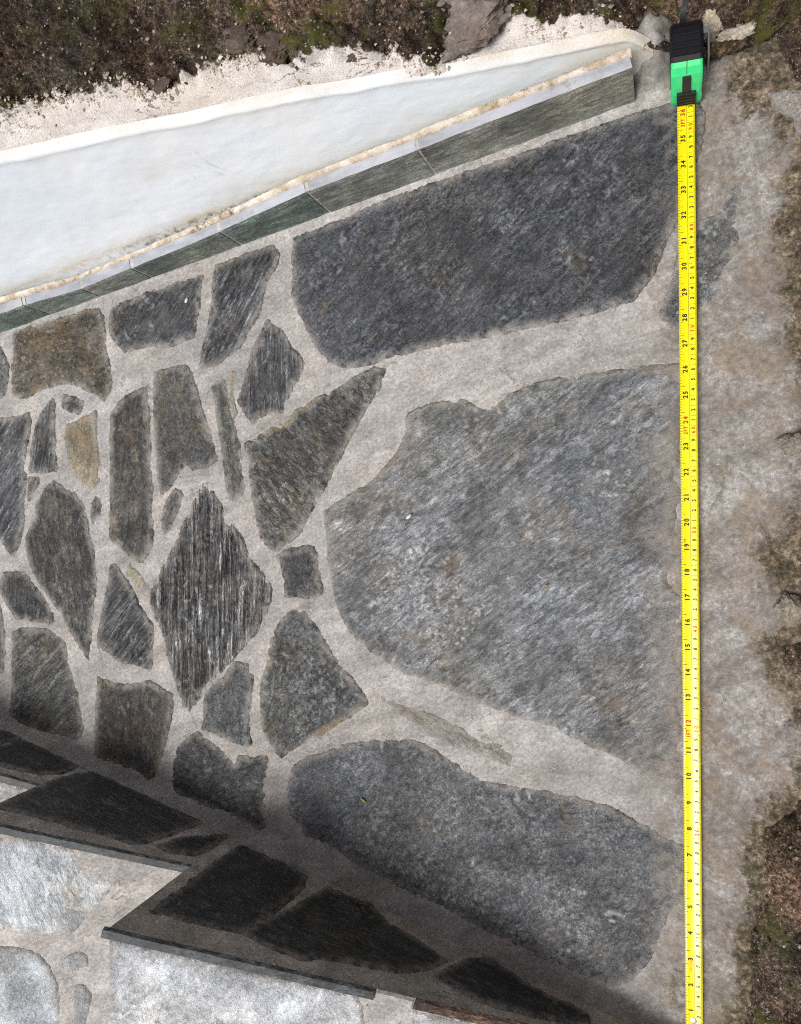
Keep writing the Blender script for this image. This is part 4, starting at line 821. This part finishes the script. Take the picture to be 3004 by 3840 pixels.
# ================================================================ TAPE MEASURE
def blade_pt(py):                                        # centre line of the blade in the photo
    t = (py - 370.0) / (3840.0 - 370.0); return on_z(2572 + 32 * t, py, 9.0)
B0, B1 = blade_pt(386), blade_pt(3893)
Bd = (B1 - B0); Bd[2] = 0; BL = np.linalg.norm(Bd); Bd /= BL          # along the blade, away from the case
Bx = np.array([-Bd[1], Bd[0], 0.0])                       # to the right in the photo
if Bx[0] < 0: Bx = -Bx
BO = np.array([B0[0], B0[1], 0.0])
tape = tag(empty('tape_measure', Vector(BO) / 1000), 'black and green tape measure with yellow blade pulled out along the paving', 'tape measure')
BW = 8.0
def bz(u, l):                                             # blade height above the paving
    return 9.6 + 2.2 * np.sin(l / 150.0) * sstep(0, 120, l) + 1.5 * (u / BW) ** 2 - 3.5 * sstep(820, 930, l)
def bp(u, l, dz=0.0): return BO + Bx * u + Bd * l + np.array([0, 0, 1.0]) * (bz(u, l) + dz)
yel = NT('yellow_blade'); yel = yel.finish(yel.mix(yel.ramp(yel.noise(yel.coord(0, (1, 6, 1)), 60, 4), [(0.4, 0.0), (0.7, 1.0)]), (0.86, 0.76, 0.0), (0.90, 0.82, 0.01)), 0.24, spec=0.6)
ink = plain('black_print', (0.012, 0.012, 0.012), 0.5); red = plain('red_print', (0.55, 0.03, 0.02), 0.5); fred = plain('faded_red_print', (0.72, 0.33, 0.03), 0.5)
us = np.linspace(-BW, BW, 7); ls = np.linspace(-6, BL, 240)
V = np.array([bp(u, l) for l in ls for u in us]); nu = len(us)
fs = [(a * nu + b, a * nu + b + 1, (a + 1) * nu + b + 1, (a + 1) * nu + b) for a in range(len(ls) - 1) for b in range(nu - 1)]
nv = len(V); V = np.vstack([V, V - np.array([0, 0, 0.25])])
fs += [tuple(nv + i for i in f_[::-1]) for f_ in fs]
fs += [(a * nu, (a + 1) * nu, nv + (a + 1) * nu, nv + a * nu) for a in range(len(ls) - 1)] + [(a * nu + nu - 1, nv + a * nu + nu - 1, nv + (a + 1) * nu + nu - 1, (a + 1) * nu + nu - 1) for a in range(len(ls) - 1)]
blade = mesh_obj('blade', V - BO, [f_[::-1] for f_ in fs], yel, tape, BO)
# position of the inch marks in the photo
IN_N = [0, 1, 2, 5, 9, 13, 22, 34, 36, 37]; IN_Y = [3892, 3795, 3698, 3404, 3013, 2617, 1770, 616, 424, 328]
def inch_l(n):
    py = np.interp(n, IN_N, IN_Y); return float(np.dot(blade_pt(py) - BO, Bd))
GLY = {}
def glyph(ch):
    if ch not in GLY:
        cu = bpy.data.curves.new('g', 'FONT'); cu.body = ch; cu.size = 1.0; cu.align_x = 'CENTER'; cu.offset = 0.04; cu.resolution_u = 3
        ob = bpy.data.objects.new('g', cu); col.objects.link(ob); dg = bpy.context.evaluated_depsgraph_get(); dg.update()
        me = ob.evaluated_get(dg).to_mesh()
        v = np.array([p.co[:2] for p in me.vertices]); f_ = [list(p.vertices) for p in me.polygons]
        ob.evaluated_get(dg).to_mesh_clear(); bpy.data.objects.remove(ob); bpy.data.curves.remove(cu)
        v[:, 1] -= 0.36; v[:, 0] -= (v[:, 0].min() + v[:, 0].max()) / 2 if len(v) else 0; GLY[ch] = (v, f_)
    return GLY[ch]
class Print:
    def __init__(s): s.v, s.f = [], []
    def text(s, txt, l, u, hgt, pitch, squash=1.0):
        """reads towards the case; glyph tops point left"""
        n = len(txt)
        for i, ch in enumerate(txt):
            v, f_ = glyph(ch); b = len(s.v); lc = l - (i - (n - 1) / 2) * pitch
            for x, y in v: s.v.append(bp(u - y * hgt * 1.42, lc - x * hgt * 1.42 * squash, 0.12))
            s.f += [[b + k for k in q] for q in f_]
    def bar(s, u0, u1, l, w):
        b = len(s.v); k = max(1, int(abs(u1 - u0) / 3))
        for i in range(k + 1):
            u = u0 + (u1 - u0) * i / k
            s.v += [bp(u, l - w / 2, 0.1), bp(u, l + w / 2, 0.1)]
        s.f += [[b + 2 * i, b + 2 * i + 1, b + 2 * i + 3, b + 2 * i + 2] for i in range(k)]
    def build(s, name, mat):
        return mesh_obj(name, np.array(s.v) - BO, s.f, mat, blade, BO, smooth=False)
pk, pr, pf = Print(), Print(), Print()
DIV = 0.6
for n in range(1, 38):
    l = inch_l(n) 
    if n <= 36 and l > 2:
        if n % 12 == 0:
            pr.text(str(n), l - 0.5, -3.1, 4.3, 4.0); pr.text('%dFT' % (n // 12), l + 9.6, -3.1, 3.6, 2.7, 0.8)
        else: pk.text(str(n), l, -3.1, 4.3, 4.0, 1.0)
pk.text('*', inch_l(19) - 6.0, -3.6, 3.2, 3)
for k_ in range(2, 95):
    l = inch_l(k_ / 2.54)
    if l < 3 or l > BL: continue
    (pr if k_ % 10 == 0 else pk).text(str(k_ if k_ % 10 == 0 else k_ % 10), l, 3.9, 3.4, 3.9, 0.95)
pf.text('10FEET', inch_l(2.75), -2.6, 2.2, 2.2, 0.9)
gp = Print()
for n16 in range(0, 37 * 16):
    l = inch_l(n16 / 16 + 0.32)
    if l < 1 or l > BL - 0.5: continue
    Lh = 4.6 if n16 % 16 == 0 else 3.0 if n16 % 8 == 0 else 2.4 if n16 % 4 == 0 else 1.9 if n16 % 2 == 0 else 1.5
    gp.bar(-BW + 0.1, -BW + Lh, l, 0.36)
for mm in range(0, 940):
    l = inch_l((mm + 4.2) / 25.4)
    if l < 1 or l > BL - 0.5: continue
    Lh = 7.0 if mm % 10 == 0 else 2.2 if mm % 5 == 0 else 1.5
    gp.bar(BW - Lh, BW - 0.1, l, 0.26)
for j in range(230):
    l0, l1 = 1 + j * (BL - 2) / 230, 1 + (j + 1) * (BL - 2) / 230
    b = len(gp.v); gp.v += [bp(DIV - 0.15, l0, 0.1), bp(DIV + 0.15, l0, 0.1), bp(DIV + 0.15, l1, 0.1), bp(DIV - 0.15, l1, 0.1)]; gp.f.append([b, b + 1, b + 2, b + 3])
pk.build('black_numerals', ink); pr.build('red_numerals', red); pf.build('faded_lettering', fred); gp.build('graduation_marks', ink)
for _o in blade.children: _o['kind'] = 'stuff'

# case
blk = plain('black_rubber', (0.006, 0.0065, 0.009), 0.5, 0.35); blk2 = plain('black_plastic', (0.02, 0.02, 0.021), 0.45, 0.5)
grn = plain('green_plastic', (0.06, 0.75, 0.26), 0.3, 0.5, var=0.12); steel = plain('grey_steel', (0.22, 0.24, 0.26), 0.45, 0.5, 0.7)
By = -Bd
def extr(name, prof, hw, mat, parent, bev=2.0, uc=0.0):
    """profile in (along By, z); width 2*hw across Bx, with bevelled rims"""
    c = np.mean(prof, 0); n = len(prof); V, fs = [], []
    for u, sh in ((-hw, bev), (-hw + bev * 0.35, bev * 0.35), (-hw + bev, 0), (hw - bev, 0), (hw - bev * 0.35, bev * 0.35), (hw, bev)):
        for y, z in prof:
            d = np.array([y, z]) - c; q = c + d * max(0.05, 1 - sh / max(6.0, np.linalg.norm(d)))
            V.append(BO + Bx * (u + uc) + By * q[0] + np.array([0, 0, q[1]]))
    for a in range(5):
        for b in range(n): fs.append((a * n + b, a * n + (b + 1) % n, (a + 1) * n + (b + 1) % n, (a + 1) * n + b))
    fs.append(tuple(range(n))[::-1]); fs.append(tuple(5 * n + b for b in range(n)))
    return mesh_obj(name, np.array(V) - BO, fs, mat, parent, BO, smooth=False)
z0 = 3.2
rear = [(16.0, z0), (16.0, 57)] + [(20 + 20 * t, 58.0 - 1.0 * t) for t in (0, 0.5, 1)] + [(42 + 17 * math.sin(t), 38 + 18.5 * math.cos(t)) for t in (0.25, 0.6, 0.95, 1.3)] + [(59.5, 24), (58.5, 10), (54, z0)]
case = extr('case', rear, 14.6, blk, tape, 3.0)
front = [(-0.5, z0 + 5.5), (-1.0, 14), (0.5, 26), (3.5, 38), (7.0, 48), (11.5, 54.5), (17.5, 56.2), (17.5, z0), (1.0, z0)]
gfr = extr('green_front', front, 14.0, grn, tape, 2.6)
for j, (y, zc, ln) in enumerate([(22, 58.4, 11), (28, 58.3, 11.5), (34, 58.1, 11.5), (40, 57.6, 11), (46, 55.6, 10.5)]):     # grip ribs on the rubber back
    for sgn in (-1, 1):
        prof = [(y - 1.0, zc - 2), (y - 0.8, zc + 0.3), (y + 0.8, zc + 0.3), (y + 1.0, zc - 2)]
        extr('grip_rib', prof, ln / 2, blk, case, 0.5, sgn * (ln / 2 + 0.4))
# lock: wide ribbed thumb bar with a narrow stem, lying on the sloping front
def on_front(t):                                          # t 0 (mouth) .. 1 (top) along the front slope
    pts = np.array(front[:6]); k = t * (len(pts) - 1); i = min(int(k), len(pts) - 2); return pts[i] + (pts[i + 1] - pts[i]) * (k - i)
def slab(name, t0, t1, hw, proud, parent, mat):
    A = [on_front(t) for t in np.linspace(t0, t1, 6)]; prof = [tuple(p + np.array([-proud, proud * 0.35])) for p in A] + [tuple(p + np.array([1.5, 0])) for p in A[::-1]]
    return extr(name, prof[::-1], hw, mat, parent, 0.7)
lock = slab('lock_slider', 0.12, 0.45, 8.6, 3.4, tape, blk2)
slab('stem', 0.42, 0.78, 3.8, 2.0, lock, blk2)
for j in range(4): slab('ridge', 0.17 + 0.075 * j, 0.195 + 0.075 * j, 7.6, 4.0, lock, blk)
prof = [(6, 30), (5, 40), (7.6, 49.2), (12, 55.2), (17.4, 56.9), (17.4, 55), (12, 53)]
extr('seam', prof, 0.35, plain('seam_shadow', (0.015, 0.16, 0.06), 0.6), gfr, 0.05)
clip = extr('belt_clip', [(18, 22), (18, 50), (20, 53), (44, 53), (46, 50), (46, 22)], 0.8, steel, tape, 0.3, 19.0)
extr('clip_bend', [(40, 50), (46, 50), (46, 53.4), (40, 53.4)], 3.0, steel, clip, 0.3, 16.6)
# wrist strap: flat black webbing leaving the back of the case
sp = trace('s 2566,100 2560,70 2563,40 2572,5 2580,-40 2590,-90'); V = []
cz = [48, 52, 56, 58, 60, 62]
SP = [on_z(*p, z) for p, z in zip(sp, cz)]; SP[0] = BO + By * 52 + np.array([0, 0, 44]) - Bx * 1.5
pts = []
for i in range(len(SP) - 1):
    for t in np.linspace(0, 1, 7)[:-1]: pts.append(SP[i] * (1 - t) + SP[i + 1] * t)
pts = np.array(pts)
for _ in range(4): pts[1:-1] = (pts[:-2] + 2 * pts[1:-1] + pts[2:]) / 4
for p in pts:
    for du, dz in ((-3.0, 0), (3.0, 0), (3.0, 1.4), (-3.0, 1.4)): V.append(p + Bx * du * 0.9 + np.array([0, 0, dz]))
fs = [(4 * a + b, 4 * a + (b + 1) % 4, 4 * a + 4 + (b + 1) % 4, 4 * a + 4 + b) for a in range(len(pts) - 1) for b in range(4)] + [(3, 2, 1, 0)]
mesh_obj('wrist_strap', np.array(V) - BO, fs, blk, tape, BO, smooth=False)
# end hook with its rivet
hk = bp(0, BL); V = []
mesh_obj('end_hook', np.array([BO * 0 + (bp(u, BL + l, dz) - BO) for u, l, dz in [(-6, -11, 0.3), (6, -11, 0.3), (6, 1, 0.3), (-6, 1, 0.3), (-6, 1, -5), (6, 1, -5)]]), [(3, 2, 1, 0), (2, 3, 4, 5)], steel, tape, BO, smooth=False)
cx_ = bp(-0.6, float(np.dot(blade_pt(3834) - BO, Bd)), 0.4) - BO
V = [cx_ + np.array([0, 0, 0.9])] + [cx_ + np.array([3.0 * math.cos(t), 3.0 * math.sin(t), 0]) for t in np.linspace(0, 2 * math.pi, 16, endpoint=False)]
mesh_obj('rivet', np.array(V), [(0, 1 + i, 1 + (i + 1) % 16) for i in range(16)], plain('rivet_steel', (0.6, 0.58, 0.5), 0.3, 0.5, 0.8), tape, BO)

# ================================================================ small litter
def flake(name, px, ln, wd_, rot, c, label, cat, z=4.0, th=0.9, curl=1.0):
    p = on_z(*px, z); V, fs = [], []
    n = 8
    for i in range(n):
        t = i / (n - 1); w = wd_ * math.sin(math.pi * min(0.97, max(0.06, t))) ** 0.6; x = (t - 0.5) * ln
        for u in (-1, 1): V.append((x, u * w / 2, curl * (t - 0.5) ** 2 * 4))
        for u in (1, -1): V.append((x, u * w / 2, curl * (t - 0.5) ** 2 * 4 - th))
    fs = [(4 * a + b, 4 * a + (b + 1) % 4, 4 * a + 4 + (b + 1) % 4, 4 * a + 4 + b) for a in range(n - 1) for b in range(4)] + [(3, 2, 1, 0), tuple(4 * (n - 1) + b for b in range(4))]
    V = np.array(V); ca, sa = math.cos(rot), math.sin(rot); V = np.stack([V[:, 0] * ca - V[:, 1] * sa, V[:, 0] * sa + V[:, 1] * ca, V[:, 2]], 1)
    return tag(mesh_obj(name, V, fs, plain(name, c, 0.6, var=0.4), None, p), label, cat)
flake('paint_fleck', (698, 1126), 6.5, 4.0, 1.2, (0.75, 0.76, 0.76), 'small white fleck on the bluish stone under the skirting', 'fleck', 4.2, 0.5, 0.2)
flake('paint_fleck', (1533, 1937), 8.0, 3.6, 0.7, (0.74, 0.75, 0.75), 'white fleck on the largest pale grey slab', 'fleck', 5.0, 0.5, 0.2)
flake('leaf_fragment', (1362, 3002), 6.5, 2.6, -0.5, (0.36, 0.34, 0.06), 'tiny yellow green leaf bit on the mottled lower slab', 'leaf')
flake('leaf_fragment', (2048, 2197), 4.5, 2.4, 0.5, (0.34, 0.28, 0.05), 'tiny yellow leaf bit on the largest pale grey slab', 'leaf', 4.6)
_tw = dpt(*tr1('m 322,650'), off=3.0)
def twig(p, label):
    V, fs = [], []
    for i in range(7):
        t = i / 6; r = 0.9 * (1 - 0.5 * t)
        c_ = np.array([t * 13 - 6.5, 0.8 * math.sin(t * 4), 0.4 * t])
        for a in range(6): V.append(c_ + np.array([0, r * math.cos(a * math.pi / 3), r * math.sin(a * math.pi / 3)]))
    fs = [(6 * i + a, 6 * i + (a + 1) % 6, 6 * i + 6 + (a + 1) % 6, 6 * i + 6 + a) for i in range(6) for a in range(6)] + [tuple(range(6))[::-1], tuple(36 + a for a in range(6))]
    V = np.array(V); ca, sa = math.cos(0.9), math.sin(0.9); V = np.stack([V[:, 0] * ca - V[:, 1] * sa, V[:, 0] * sa + V[:, 1] * ca, V[:, 2]], 1)
    return tag(mesh_obj('twig', V, fs, plain('twig_bark', (0.09, 0.04, 0.02), 0.8, var=0.4), None, p), label, 'twig')
twig(_tw + np.array([0, 0, 1.5]), 'short brown twig on the nosing of the middle step')
